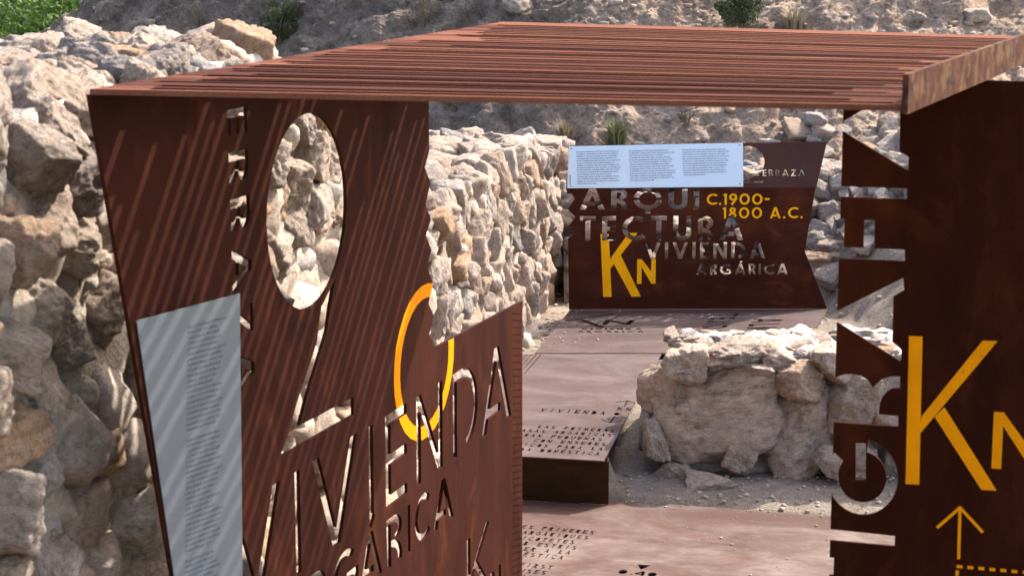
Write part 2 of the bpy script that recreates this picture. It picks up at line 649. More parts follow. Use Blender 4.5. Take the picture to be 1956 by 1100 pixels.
def mat_earth(name, a, b_, c_, scale=3.0, bump=.8, dist=.03):
    m, nt, b = mat_new(name)
    tc = nd(nt, 'ShaderNodeTexCoord').outputs['Object']
    n1 = noise_n(nt, tc, scale, 8, .65, dist=.5)
    n2 = noise_n(nt, tc, scale * 9, 8, .7)
    n3 = noise_n(nt, tc, scale * 40, 5, .7)
    c = ramp_n(nt, n1, [(.3, a), (.52, b_), (.72, c_)])
    c = mix_n(nt, 1.0, c, ramp_n(nt, n2, [(.28, (.68, .66, .64)), (.5, (1, 1, 1)), (.75, (1.18, 1.17, 1.15))]), 'MULTIPLY')
    c = mix_n(nt, .7, c, mix_n(nt, 1.0, c, ramp_n(nt, n3, [(.32, (.6, .58, .55)), (.46, (1, 1, 1)), (.75, (1.2, 1.2, 1.2))]), 'MULTIPLY'))
    nt.links.new(c, b.inputs['Base Color'])
    b.inputs['Roughness'].default_value = .95
    b.inputs['Specular IOR Level'].default_value = .15
    bump_n(nt, b, math_n(nt, 'MULTIPLY_ADD', n3, .35, n2), bump, dist)
    return m


M_EARTH = mat_earth('dry_earth', (.20, .158, .120), (.27, .22, .172), (.34, .288, .23))
M_MORTAR = mat_earth('earth_mortar', (.46, .365, .275), (.56, .46, .36), (.64, .55, .45), 5)
M_LIME = mat_earth('lime_mortar', (.56, .50, .42), (.68, .62, .54), (.76, .71, .64), 6)
M_LIME2 = mat_earth('pale_mortar', (.46, .375, .305), (.56, .475, .395), (.66, .58, .495), 5)


def mat_hill():
    m, nt, b = mat_new('hill_rock')
    geo = nd(nt, 'ShaderNodeTexCoord').outputs['Object']
    v = map_n(nt, geo, (1, 1, 1), (0, R(-38), 0))
    v2 = map_n(nt, v, (.45, 1, 1.7))
    n0 = noise_n(nt, geo, .55, 5, .6, dist=.8)
    n1 = noise_n(nt, v2, 1.9, 9, .66, dist=.9)
    n2 = noise_n(nt, v2, 9, 8, .7)
    n3 = noise_n(nt, geo, 46, 6, .7)
    grey = ramp_n(nt, n1, [(.28, (.115, .099, .086)), (.45, (.195, .168, .145)), (.6, (.26, .224, .190)), (.78, (.35, .30, .25))])
    tan = ramp_n(nt, n1, [(.28, (.25, .20, .158)), (.48, (.38, .31, .25)), (.7, (.50, .42, .345))])
    sx = nd(nt, 'ShaderNodeSeparateXYZ')
    nt.links.new(geo, sx.inputs[0])
    f = math_n(nt, 'MULTIPLY_ADD', sx.outputs[0], .42, .42)
    f = math_n(nt, 'ADD', f, math_n(nt, 'MULTIPLY_ADD', n0, 1.9, -.95))
    f = ramp_n(nt, f, [(.3, (0, 0, 0)), (.75, (1, 1, 1))])
    c = mix_n(nt, f, grey, tan)
    och = ramp_n(nt, noise_n(nt, geo, 2.3, 7, .6, dist=.4), [(.60, (0, 0, 0)), (.72, (1, 1, 1))])
    c = mix_n(nt, math_n(nt, 'MULTIPLY', och, .55), c, (.25, .165, .10))
    c = mix_n(nt, 1.0, c, ramp_n(nt, n2, [(.3, (.50, .49, .48)), (.5, (1, 1, 1)), (.72, (1.2, 1.19, 1.17))]), 'MULTIPLY')
    c = mix_n(nt, .75, c, mix_n(nt, 1.0, c, ramp_n(nt, n3, [(.34, (.38, .37, .36)), (.47, (1, 1, 1)), (.70, (1.4, 1.4, 1.4))]), 'MULTIPLY'))
    c = mix_n(nt, 1.0, c, (.98, .87, .77), 'MULTIPLY')
    nt.links.new(c, b.inputs['Base Color'])
    b.inputs['Roughness'].default_value = .95
    b.inputs['Specular IOR Level'].default_value = .15
    bump_n(nt, b, math_n(nt, 'MULTIPLY_ADD', n3, .35, n2), 1.0, .06)
    return m


M_HILL = mat_hill()


def mat_leaf(name, a, b_, c_, island=True, trans=.25):
    m, nt, b = mat_new(name)
    rnd = nd(nt, 'ShaderNodeNewGeometry').outputs['Random Per Island']
    c = ramp_n(nt, rnd, [(.0, a), (.5, b_), (1.0, c_)])
    nt.links.new(c, b.inputs['Base Color'])
    b.inputs['Roughness'].default_value = .6
    b.inputs['Specular IOR Level'].default_value = .25
    tr = nd(nt, 'ShaderNodeBsdfTranslucent')
    nt.links.new(c, tr.inputs[0])
    mx = nd(nt, 'ShaderNodeMixShader')
    mx.inputs[0].default_value = trans
    nt.links.new(b.outputs[0], mx.inputs[1])
    nt.links.new(tr.outputs[0], mx.inputs[2])
    nt.links.new(mx.outputs[0], nt.nodes['Material Output'].inputs[0])
    return m


M_LEAF_D = mat_leaf('shrub_leaf', (.045, .06, .028), (.075, .095, .04), (.12, .135, .06))
M_LEAF_G = mat_leaf('grass_leaf', (.07, .085, .035), (.11, .125, .055), (.17, .17, .085))
M_LEAF_Y = mat_leaf('dry_leaf', (.15, .12, .075), (.22, .175, .11), (.29, .24, .16))
M_LEAF_O = mat_leaf('orchard_leaf', (.028, .062, .010), (.062, .115, .016), (.125, .180, .030), trans=.25)
M_TWIG = mat_flat('twig', (.17, .13, .09), .9, .1, .3, 40)
M_WHITE = mat_flat('whitewash', (.72, .70, .66), .9, .2, .06, 2)
M_DARK = mat_flat('dark_opening', (.03, .03, .035), .8, .2, .1, 5)
M_TILE = mat_flat('roof_tile', (.36, .17, .10), .85, .2, .2, 8)


# ------------------------------------------------------------------ rocks
_ico = {}


def ico(sub):
    if sub not in _ico:
        bm = bmesh.new()
        bmesh.ops.create_icosphere(bm, subdivisions=sub, radius=1.0)
        bm.verts.index_update()
        v = np.array([x.co[:] for x in bm.verts])
        f = np.array([[q.index for q in x.verts] for x in bm.faces])
        bm.free()
        v /= np.linalg.norm(v, axis=1)[:, None]
        _ico[sub] = (v, f)
    return _ico[sub]


def rock_verts(seed, sub=4, planes=13, k=30, rough=.06, fine=.035, chip=.038):
    rs = np.random.RandomState(seed)
    d, f = ico(sub)
    n = rs.normal(size=(planes, 3))
    n /= np.linalg.norm(n, axis=1)[:, None]
    n = np.concatenate([n, np.eye(3), -np.eye(3)])
    dist = rs.uniform(.54, .98, len(n))
    k = k * 3.0
    q = np.clip(d @ n.T, 0, None) / dist
    r = (q ** k).sum(axis=1) ** (-1.0 / k)
    p = d * r[:, None]
    off = rs.uniform(0, 80, 3)
    st = (p @ n[0]) * 3.2
    disp = rough * fbm(p * 1.5 + off, 3) + fine * 1.7 * ridged(p * 3.4 + off, 4) + fine * .6 * fbm(p * 11 + off, 3) + fine * .5 * np.sin(st * 4 + 4 * fbm(p * 1.2 + off, 2))
    b1 = pnoise(p * 2.2 + off + 7)
    b2 = pnoise(p * 4.8 + off + 21)
    disp = disp + chip * (np.sign(b1) * np.abs(b1) ** .4 + .6 * np.sign(b2) * np.abs(b2) ** .4) + fine * .7 * ridged(p * 9 + off, 3)
    p = p + d * disp[:, None]
    ext = (p.max(axis=0) - p.min(axis=0)) / 2
    p = (p - (p.max(axis=0) + p.min(axis=0)) / 2) / ext
    return p, f


ROCK = {}


def rock_mesh(kind, i, mat):
    key = (kind, i, mat.name)
    if key not in ROCK:
        sub = {'near': 5, 'far': 4, 'small': 3}[kind]
        k = (11, 16, 22)[i % 3]
        v, f = rock_verts(100 * len(kind) + i, sub, 7 + (i * 5) % 9, k, .045, .048 if kind != 'small' else .03)
        ROCK[key] = new_mesh('stone', v, f, mat, True)
    return ROCK[key]


def rot_rand(rs, amount):
    """gentle tumble, plus free choice of a quarter turn or flip so that shared meshes differ"""
    e = Matrix.Rotation(rs.uniform(-amount, amount), 4, 'X') @ Matrix.Rotation(rs.uniform(-amount, amount), 4, 'Y') @ Matrix.Rotation(rs.uniform(-amount, amount), 4, 'Z')
    fl = Matrix.Diagonal((rs.choice([-1, 1]), rs.choice([-1, 1]), rs.choice([-1, 1]), 1))
    if fl.determinant() < 0:
        fl = Matrix.Diagonal((-1, 1, 1, 1)) @ fl
    return e, fl


def quarter(rs):
    ax = [Matrix.Identity(4), Matrix.Rotation(math.pi / 2, 4, 'X'), Matrix.Rotation(math.pi / 2, 4, 'Y'), Matrix.Rotation(math.pi / 2, 4, 'Z')]
    return ax[rs.randint(4)]


def darts(rs, w0, w1, h0, h1, r0, r1, tries, aspect=1.25, pack=.84, inside=None, seeds=None):
    """variable-radius packing, large first; returns (x, y, r)"""
    pts = list(seeds or [])
    X = np.array([p[0] for p in pts]) if pts else np.zeros(0)
    Y = np.array([p[1] for p in pts]) if pts else np.zeros(0)
    Q = np.array([p[2] for p in pts]) if pts else np.zeros(0)
    out = []
    for k in range(tries):
        r = r1 + (r0 - r1) * (1 - k / tries) ** 1.3
        x, y = rs.uniform(w0, w1), rs.uniform(h0, h1)
        if inside is not None and not inside(x, y, r):
            continue
        if len(X):
            dd = ((X - x) / aspect) ** 2 + (Y - y) ** 2
            if np.any(dd < (pack * (Q + r)) ** 2):
                continue
        X = np.append(X, x); Y = np.append(Y, y); Q = np.append(Q, r)
        out.append((x, y, r))
    return out


def make_stones(parent, items, kind, nvar, mat, fill_mat, limit=300, seed=0, tumble=.35):
    """items: (world Matrix of the wall frame at the stone, half sizes, priority). The largest are parts of their own."""
    rs = np.random.RandomState(seed)
    items = sorted(items, key=lambda a: -a[2])
    V, F, base = [], [], 0
    for q, (mw, half, pr) in enumerate(items):
        e, fl = rot_rand(rs, tumble)
        S = Matrix.Diagonal((*half, 1))
        i = int(rs.randint(nvar))
        M = mw @ e @ S @ quarter(rs) @ fl
        m = mat[int(rs.randint(len(mat)))] if isinstance(mat, list) else mat
        if q < limit:
            put('stone', rock_mesh(kind, i, m), parent, M)
        else:
            me = rock_mesh('small', i % 8, m)
            v, f = rock_verts(500 + i % 8, 3, 9, 16, .05, .04, .06) if ('sv', i % 8) not in ROCK else ROCK[('sv', i % 8)]
            ROCK[('sv', i % 8)] = (v, f)
            A = np.array(M)
            V.append(v @ A[:3, :3].T + A[:3, 3])
            F.append(f + base)
            base += len(v)
    if V:
        me = new_mesh('stone_fill', np.concatenate(V), np.concatenate(F), fill_mat, True)
        put('stone_fill', me, parent, Matrix.Identity(4), kind='stuff')


# ------------------------------------------------------------------ terrain functions
def hill_base(X):
    X = np.asarray(X, float)
    return 12.75 + .9 * np.log1p(np.exp(-(X - .5) * 2.2)) / 2.2


def hill_z(X, Y):
    X = np.asarray(X, float); Y = np.asarray(Y, float)
    t = Y - hill_base(X)
    z = .72 + .86 * t
    cap = 1.66 + 1.0 * (X + 4.02) - .25 * np.clip(Y - 18, 0, 50)
    k = .12
    h = np.clip(.5 + .5 * (cap - z) / k, 0, 1)
    return cap * (1 - h) + z * h - k * h * (1 - h)


def site_z(X, Y):
    X = np.asarray(X, float); Y = np.asarray(Y, float)
    z = np.full(np.broadcast(X, Y).shape, -.075)
    z = z + .06 * sstep(-.02, .10, Y - (8.149 - .254 * (X - .454))) * (X > .44)
    st = np.where(X < .45, sstep(8.15, 8.4, Y), sstep(8.55, 8.95, Y))
    z = z + np.where(X < .45, .215, .165) * st
    z = z + .03 * sstep(8.12, 8.4, Y) * (X >= .45)
    bank = .15 + .95 * np.clip(X - 1.93, 0, .62) + .30 * np.clip(Y - 11, 0, 1.3)
    z = np.where((X > 1.6) & (Y > 9.2), z + (np.maximum(bank, z) - z) * sstep(9.2, 10.2, Y) * np.maximum(sstep(1.86, 2.0, X), sstep(11.5, 11.8, Y)), z)
    fill = .84 * sstep(12.40, 12.52, Y)
    z = np.where((X > .3) & (Y > 12.40), np.maximum(z, fill), z)
    shp = np.broadcast(X, Y).shape
    if shp:                                            # hollow under the raised decks
        for pl_ in ([(-.28, 8.30), (.36, 8.20), (.70, 10.1), (.02, 10.1)], [(.20, 10.1), (1.42, 10.1), (1.74, 11.26), (.38, 11.26)]):
            z = np.where(in_poly(X.ravel(), Y.ravel(), pl_).reshape(shp), -.04, z)
    return z


# ------------------------------------------------------------------ setting
def grid_mesh(name, P, nx, ny, mat, smooth=True):
    i = np.arange(nx * ny).reshape(ny, nx)
    f = np.stack([i[:-1, :-1], i[:-1, 1:], i[1:, 1:], i[1:, :-1]], axis=-1).reshape(-1, 4)
    return new_mesh(name, P, f, mat, smooth)


# valley ground out to the horizon, in three pieces of relief
gx = np.concatenate([np.linspace(-3000, -120, 12), np.linspace(-110, 60, 60), np.linspace(80, 3000, 12)])
gy = np.concatenate([np.linspace(-1500, -40, 8), np.linspace(-30, 420, 70), np.linspace(460, 5000, 12)])
XX, YY = np.meshgrid(gx, gy)
Pz = -9.5 + .8 * fbm(np.stack([XX.ravel() / 60, YY.ravel() / 60, XX.ravel() * 0], 1), 3)
put('ground', grid_mesh('ground', np.stack([XX.ravel(), YY.ravel(), Pz], 1), len(gx), len(gy),
    mat_earth('valley_ground', (.10, .13, .04), (.16, .17, .07), (.28, .25, .15), .08, .3, .2)), kind='structure')

# rocky hillside
hx = np.concatenate([np.linspace(-9, -5.2, 90), np.linspace(-5.18, 4.2, 720), np.linspace(4.25, 12, 90)])
ht = np.concatenate([np.linspace(-1.6, -.32, 14), np.linspace(-.3, 2.0, 300), np.linspace(2.04, 10, 110)])
HX, HT = np.meshgrid(hx, ht)
HX = HX.ravel(); HT = HT.ravel()
HY = HT + hill_base(HX)
HZ = hill_z(HX, HY)
nrm = np.array([0.0, -.65, .76])
a_ = R(38)
rx = HX * math.cos(a_) + HZ * math.sin(a_)
rz = -HX * math.sin(a_) + HZ * math.cos(a_)
pr = np.stack([rx * .5, HY, rz * 1.6], 1)
po = np.stack([HX, HY, HZ], 1)
grey_f = 1 - sstep(-.6, 1.2, HX + .5 * fbm(po * .8, 2))
wp = po + .12 * np.stack([fbm(po * 2.1 + 3, 3), fbm(po * 2.1 + 31, 3), fbm(po * 2.1 + 57, 3)], 1)
prw = np.stack([(wp[:, 0] * math.cos(a_) + wp[:, 2] * math.sin(a_)) * .55, wp[:, 1] * .6, (-wp[:, 0] * math.sin(a_) + wp[:, 2] * math.cos(a_)) * 1.7], 1)
blk = pnoise(prw * 3.1 + 5)
blk = np.sign(blk) * np.abs(blk) ** .45           # fractured ledges with sharp steps
blk2 = pnoise(prw * 7.7 + 15)
blk2 = np.sign(blk2) * np.abs(blk2) ** .5
D = .09 * fbm(po * 1.1, 3) + (.024 + .034 * grey_f) * blk + (.014 + .016 * grey_f) * blk2 + .035 * (ridged(prw * 2.2, 4) - .4) \
    + .018 * fbm(po * 9, 4) + .018 * ridged(po * 22, 3)
lump = np.clip(fbm(po * 4.3 + 40, 2) - .3, 0, 1)
D = D + .05 * lump
rill = ridged(np.stack([rx * .35, HY * .5, rz * 4.2], 1), 3) - .4
D = D + .035 * rill * (1 - grey_f)
gul = ridged(np.stack([HX * 1.5 + .5 * fbm(po * .9, 2), HT * .25, HZ * .2], 1), 3) - .4
D = D - .11 * gul
P_h = po + D[:, None] * nrm
put('hill', grid_mesh('hill', P_h, len(hx), len(ht), M_HILL), kind='structure')



def hill_surf(X, t):
    ix = int(np.clip(np.searchsorted(hx, X), 0, len(hx) - 1))
    it = int(np.clip(np.searchsorted(ht, t), 0, len(ht) - 1))
    return P_h[it * len(hx) + ix]


# dig floor
sx = np.linspace(-3.4, 6.5, 250)
sy = np.concatenate([np.linspace(-1.5, 6.9, 60), np.linspace(6.95, 13.6, 240)])
SX, SY = np.meshgrid(sx, sy)
SX = SX.ravel(); SY = SY.ravel()
SZ = site_z(SX, SY)
ps = np.stack([SX, SY, SZ], 1)
SZ = SZ + .014 * fbm(ps * 2.2, 3) + .007 * fbm(ps * 11, 3) + .03 * sstep(1.7, 2.1, SX) * fbm(ps * 5, 3)
put('dig_floor', grid_mesh('dig_floor', np.stack([SX, SY, SZ], 1), len(sx), len(sy), M_EARTH), kind='structure')

# earth terrace under and behind the long wall
tx = np.linspace(-9.5, -1.0, 90)
ty = np.linspace(1.5, 16.5, 150)
TX, TY = np.meshgrid(tx, ty)
TX = TX.ravel(); TY = TY.ravel()
wl = .067 + .158 * (TY - 11.254)
TZ = .9 + .5 * sstep(0, 1, (wl - 1.0 - TX) / 6) * 0 - .25 * np.clip(wl - 1.2 - TX, 0, 9) + 0 * TX
TZ = np.where(TX > wl - .35, -.1, TZ) + .05 * fbm(np.stack([TX, TY, TX * 0], 1) * 1.5, 4)
put('terrace_earth', grid_mesh('terrace_earth', np.stack([TX, TY, TZ], 1), len(tx), len(ty), M_EARTH), kind='structure')


# ------------------------------------------------------------------ rubble walls
WDIR = Vector((.158, 1, 0)).normalized()
WN = Vector((WDIR.y, -WDIR.x, 0))           # towards the dwelling


def wall_pt(Y):
    return Vector((.067 + .158 * (Y - 11.254) - .13 * (1 - float(sstep(6.2, 8.0, Y))), Y, 0))


def wall_core(name, parent, Y0, Y1, ztop, z0, thick, mat, batter, seed, nt_=150, rec=.05):
    ts = np.linspace(Y0, Y1, nt_)
    nf, ntop, nb = 70, 40, 12
    rows = []
    for k in range(nf):
        rows.append(('f', k / (nf - 1)))
    for k in range(1, ntop):
        rows.append(('t', k / (ntop - 1)))
    for k in range(1, nb):
        rows.append(('b', k / (nb - 1)))
    P = []
    for kind, q in rows:
        for Y in ts:
            b = wall_pt(Y)
            zt_f = ztop(Y, 0.0)
            if kind == 'f':
                z = z0 + (zt_f - z0) * q
                p = b + WN * (batter * (zt_f - z) - rec)
                nn = WN
                p.z = z
            elif kind == 't':
                z = ztop(Y, q)
                p = b - WN * (rec + (thick - rec) * q)
                p.z = z - .02
                nn = Vector((0, 0, 1))
            else:
                zt = ztop(Y, 1.0)
                p = b - WN * (thick + .1 * q)
                p.z = zt + (z0 - zt) * q
                nn = -WN
            P.append((*p, *nn))
    P = np.array(P)
    p, n = P[:, :3], P[:, 3:]
    dsp = .045 * fbm(p * 4.5 + seed, 3) + .022 * fbm(p * 14 + seed, 3) + .006 * fbm(p * 45, 2)
    p = p + n * dsp[:, None]
    me = grid_mesh('mortar_core', p, nt_, len(rows), mat)
    me.materials.append(M_LIME)
    fi = np.repeat(np.arange(len(rows) - 1), nt_ - 1)
    me.polygons.foreach_set('material_index', ((fi >= nf - 3) & (fi < nf + ntop)).astype(np.int32))
    put('mortar_core', me, parent)


def ztop_near(Y, q):
    e = 6.45 + .35 * q
    drop = float(sstep(e, e + .95, Y)) * .44 + float(sstep(e + .8, e + 1.4, Y)) * .46
    return 2.03 - drop - .05 * float(sstep(3.6, 2.6, Y))


def ztop_far(Y, q):
    return float(np.interp(Y, [7.4, 8.2, 9.2, 10.2, 10.9, 11.3, 12.0, 12.8], [1.16, 1.17, 1.17, 1.15, 1.18, 1.09, 1.01, .96])) + .03 * q


def face_item(Y, z, r, ztop, batter, proud, rs, ax=1.2):
    b = wall_pt(Y)
    zt = ztop(Y, 0)
    p = b + WN * (batter * (zt - z) + proud)
    p.z = z
    m = frame(p, WDIR, (0, 0, 1))
    asp = rs.uniform(.8, 1.35)
    return m, (r * ax * asp, r * rs.uniform(.85, 1.25), r / asp * rs.uniform(.9, 1.15))


# near wall
rs = np.random.RandomState(11)
near = put('rubble_wall', None, None, Matrix.Translation(wall_pt(4.8)),
           'tall rubble wall of big angular stones behind the striped steel panel', 'stone wall')
wall_core('near', near, 2.5, 8.05, ztop_near, -.1, .85, M_MORTAR, .05, 3.0, 210, -.012)
items = []
for (Y, z, r) in darts(rs, 2.55, 7.6,   .02, 2.06, .084, .022, 16000, 1.15, .90, lambda x, y, r: y < ztop_near(x, 0) + .0):
    m, h = face_item(Y, z, r * 1.08, ztop_near, .05, rs.uniform(-.055, .025), rs)
    vis = 3.0 if 3.55 < Y < 7.1 else .2
    if z < .9 and Y > 4.7:
        vis *= .12
    elif 4.5 < Y and z < 1.3:
        vis *= .4
    items.append((m, h, vis * r / Y))
for (Y, q, r) in darts(rs, 2.6, 8.0, .0, .85, .088, .025, 4500, 1.0, .86):
    b = wall_pt(Y) - WN * (q + .02)
    zt = ztop_near(Y, q / .85)
    b.z = zt + r * rs.uniform(-.25, .28)
    m = frame(b, WDIR, (0, 0, 1)) @ Matrix.Rotation(rs.uniform(-3, 3), 4, 'Z')
    vis = 3.2 if 3.6 < Y < 7.2 else .2
    items.append((m, (r * rs.uniform(.95, 1.35), r * rs.uniform(.8, 1.1), r * rs.uniform(.55, .95)), vis * r / Y))
make_stones(near, items, 'near', 16, [M_STONE, M_STONE, M_STONE, M_STONE_G], M_STONE_I, 300, 5, .5)

# far stretch of the wall
far = put('rubble_wall', None, None, Matrix.Translation(wall_pt(10)),
          'sunlit cream rubble wall receding beyond the striped panel to the far sign', 'stone wall')
wall_core('far', far, 8.02, 12.95, ztop_far, .0, .7, M_LIME2, .04, 9.0, 190, .01)
items = []
for (Y, z, r) in darts(rs, 8.0, 12.9, .12, 1.5, .072, .020, 16000, 1.05, .84, lambda x, y, r: y < ztop_far(x, 0) + .01):
    m, h = face_item(Y, z, r * 1.08, ztop_far, .04, rs.uniform(-.03, .03), rs, .95)
    h = (h[0], h[1], h[2] * 1.2)
    items.append((m, h, (2.0 if Y > 8.2 and z > .2 else .4) * r / Y))
for (Y, q, r) in darts(rs, 8.05, 12.9, .0, .7, .10, .035, 2500, 1.0, .86):
    b = wall_pt(Y) - WN * q
    b.z = ztop_far(Y, q / .7) + r * rs.uniform(.0, .5)
    m = frame(b, WDIR, (0, 0, 1)) @ Matrix.Rotation(rs.uniform(-3, 3), 4, 'Z')
    items.append((m, (r * rs.uniform(.9, 1.3), r * rs.uniform(.8, 1.1), r * rs.uniform(.6, 1.0)), 1.6 * r / Y))
make_stones(far, items, 'far', 14, [M_STONE, M_STONE, M_STONE_B], M_STONE_I, 300, 6, .4)

# dry-stone retaining wall behind the far sign
ret = put('retaining_wall', None, None, Matrix.Translation((1.1, 12.36, .15)),
          'dry stone retaining wall of grey blocks close behind the far steel sign', 'stone wall')
cv = [(x, y, z) for x in (.32, 2.05) for (y, z) in ((11.80, .1), (12.40, .80), (12.75, .80), (12.75, .0))]
put('rubble_core', new_mesh('rubble_core', cv, [(0, 1, 2, 3), (7, 6, 5, 4), (0, 4, 5, 1), (1, 5, 6, 2), (2, 6, 7, 3), (3, 7, 4, 0)], M_LIME2), ret)
items = []
for (x, z, r) in darts(rs, .36, 2.2, .17, .86, .072, .022, 12000, 1.25, .80):
    m = frame((x, 11.83 + .85 * (z - .2) - rs.uniform(-.01, .05), z), (1, 0, 0), (0, .7, 1))
    items.append((m, (r * 1.3, r * 1.1, r * .95), r))
for (x, y, r) in darts(rs, .36, 2.0, 12.34, 12.8, .075, .03, 900, 1.0, .9):
    m = frame((x, y, .84 + r * .1), (1, 0, 0), (0, 0, 1)) @ Matrix.Rotation(rs.uniform(-3, 3), 4, 'Z')
    items.append((m, (r * 1.2, r, r * .75), r))
make_stones(ret, items, 'far', 14, [M_STONE_B, M_STONE_B, M_STONE], M_STONE_I, 300, 8, .25)

# rubble heaped on the bank right of the far sign
rub = put('rubble_bank', None, None, Matrix.Translation((2.4, 12.4, .9)),
          'heap of loose grey stones climbing the bank beyond the lettered panel edge', 'rubble')
items = []
for (x, y, r) in darts(rs, 1.86, 2.85, 11.62, 13.15, .085, .03, 6000, 1.0, .80,
                       lambda x, y, r: y > 11.8 or rs.uniform() < .1):
    z = max(float(site_z(x, y)), float(hill_z(x, y)))
    m = frame((x, y, z + r * .18), (1, 0, 0), (0, -.4, 1)) @ Matrix.Rotation(rs.uniform(-3, 3), 4, 'Z')
    items.append((m, (r * rs.uniform(.95, 1.4), r * rs.uniform(.8, 1.1), r * rs.uniform(.42, .75)), r / y * (1.5 if x < 2.8 else .7)))
make_stones(rub, items, 'far', 14, [M_STONE_G, M_STONE, M_STONE_B], M_STONE_I, 300, 9, .4)

# ------------------------------------------------------------------ low stub wall in the middle
stub = put('low_wall', None, None, Matrix.Translation((1.3, 8.7, 0)),
           'low ruined stone wall with one huge rounded boulder beside the steel walkway', 'stone wall')


def stub_core():
    nx, rows = 150, []
    xs = np.linspace(.68, 2.6, nx)
    P = []
    R_ = [('f', q) for q in np.linspace(0, 1, 50)] + [('t', q) for q in np.linspace(0, 1, 40)[1:]] + [('b', q) for q in np.linspace(0, 1, 12)[1:]]
    for kind, q in R_:
        for x in xs:
            zt = .54 - .015 * math.sin(3 * x)
            edge = float(sstep(.68, .80, x))
            zt_ = .25 + (zt - .25) * edge
            if kind == 'f':
                P.append((x, 8.61 - .06 * (1 - q) - .10 * max(0, q - .8) / .2, q * zt_ - .05 * (1 - q), 0, -1, 0))
            elif kind == 't':
                P.append((x, 8.56 + .46 * q, zt_ + .01, 0, 0, 1))
            else:
                P.append((x, 9.02 + .05 * q, zt_ * (1 - q), 0, 1, 0))
    P = np.array(P)
    p, n = P[:, :3], P[:, 3:]
    d = .05 * fbm(p * 4 + 5, 3) + .02 * fbm(p * 16, 3) + .006 * fbm(p * 50, 2)
    p = p + n * d[:, None]
    me = grid_mesh('mortar_core', p, nx, len(R_), M_LIME)
    me.materials.append(M_MORTAR)
    fi = np.repeat(np.arange(len(R_) - 1), nx - 1)
    me.polygons.foreach_set('material_index', (fi < 42).astype(np.int32))
    return me


put('mortar_core', stub_core(), stub)
# (x px0, y px0, x px1, y px1) measured sizes turned into metres on the wall face, depth, seed, planes, k, material, tilt
PXM = 8.5 / 3770.0


def face_xz(px, py, Y=8.47):
    u, v = (px - 978) / 3770.0, (550 - py) / 3770.0
    c_, s_ = math.cos(math.atan(710 / 3770)), math.sin(math.atan(710 / 3770))
    ry, rz_ = c_ + v * s_, -s_ + v * c_
    t = Y / ry
    return u * t, CAM_Z + rz_ * t


HERO = [  # boulders of the stub wall: bounds on its face, face distance, half depth, rock seed, planes, edge sharpness, tilt
    (1232, 700, 1494, 888, 8.48, .22, 31, 6, 1.7, -7, 'big'),
    (1268, 662, 1352, 740, 8.46, .13, 32, 12, 16, 4, None),
    (1352, 662, 1456, 706, 8.44, .15, 33, 12, 20, -6, 'grey'),
    (1482, 690, 1582, 772, 8.42, .13, 34, 8, 18, 12, 'tan'),
    (1458, 752, 1612, 926, 8.46, .22, 35, 8, 4, -14, None),
    (1382, 846, 1444, 910, 8.44, .09, 36, 8, 14, 20, None),
    (1226, 808, 1272, 888, 8.44, .09, 37, 10, 16, -18, None),
    (1222, 790, 1252, 876, 8.54, .07, 38, 12, 14, 0, 'grey'),
    (1250, 888, 1322, 934, 8.42, .09, 39, 12, 16, 8, None),
    (1306, 906, 1410, 952, 8.30, .08, 40, 12, 14, -4, None),
    (1550, 668, 1640, 738, 8.46, .14, 41, 12, 18, 0, None),
    (1452, 664, 1556, 722, 8.50, .13, 42, 11, 16, 4, 'pale'),
    (1575, 715, 1672, 842, 8.44, .17, 43, 9, 16, 10, 'grey'),
    (1660, 700, 1760, 830, 8.46, .17, 44, 10, 16, -6, None),
    (1590, 840, 1690, 930, 8.42, .13, 45, 12, 16, 6, None),
    (1690, 820, 1800, 935, 8.45, .15, 46, 12, 16, 0, None),
    (1556, 858, 1625, 912, 8.34, .06, 47, 12, 18, 24, None),
    (1262, 690, 1310, 770, 8.60, .10, 48, 12, 14, 10, 'pale'),
    (1745, 690, 1860, 830, 8.46, .17, 49, 12, 16, 0, None),
    (1780, 820, 1900, 930, 8.45, .15, 50, 12, 16, 0, None),
    (1400, 700, 1480, 740, 8.46, .12, 51, 12, 14, 0, None),
]
MH = {None: mat_stone('boulder', bright=1.1, dirt=.6, fixed=(.60, .50, .42)), 'big': mat_stone('big_boulder', bright=1.1, dirt=.5, fixed=(.62, .505, .42)), 'grey': M_STONE_G,
      'tan': mat_stone('tan_boulder', bright=1.1, dirt=.7, fixed=(.60, .44, .32)), 'pale': M_STONE_B}
for (x0, y0, x1, y1, Y, dp, sd, pl, kk, tilt, mt) in HERO:
    X0, Z1 = face_xz(x0, y0, Y)
    X1, Z0 = face_xz(x1, y1, Y)
    v, f = rock_verts(sd, 6 if mt == 'big' else 5, pl, kk, .09 if mt != 'big' else .13, .045 if mt != 'big' else .035, .03 if mt != 'big' else .016)
    me = new_mesh('stone', v, f, MH[mt], True)
    put('stone', me, stub, frame(((X0 + X1) / 2, Y + dp * .75, (Z0 + Z1) / 2), (1, 0, 0), (0, 0, 1)) @ Matrix.Rotation(R(tilt), 4, 'Y')
        @ Matrix.Diagonal(((X1 - X0) / 2 * 1.05, dp, (Z1 - Z0) / 2 * 1.05, 1)))
items = []
for (x, y, r) in darts(rs, .74, 2.5, 8.56, 9.0, .042, .010, 1800, 1.2, 1.02):
    m = frame((x, y, .545 + r * .1), (1, 0, 0), (0, 0, 1)) @ Matrix.Rotation(rs.uniform(-3, 3), 4, 'Z')
    items.append((m, (r * 1.3, r, r * .62), r))
make_stones(stub, items, 'far', 14, [M_STONE_B, M_STONE_B, M_STONE], M_STONE_I, 150, 12, .3)

# ------------------------------------------------------------------ steel decks
TXT = dict(adv=.0298, w=.0195, h=.055)


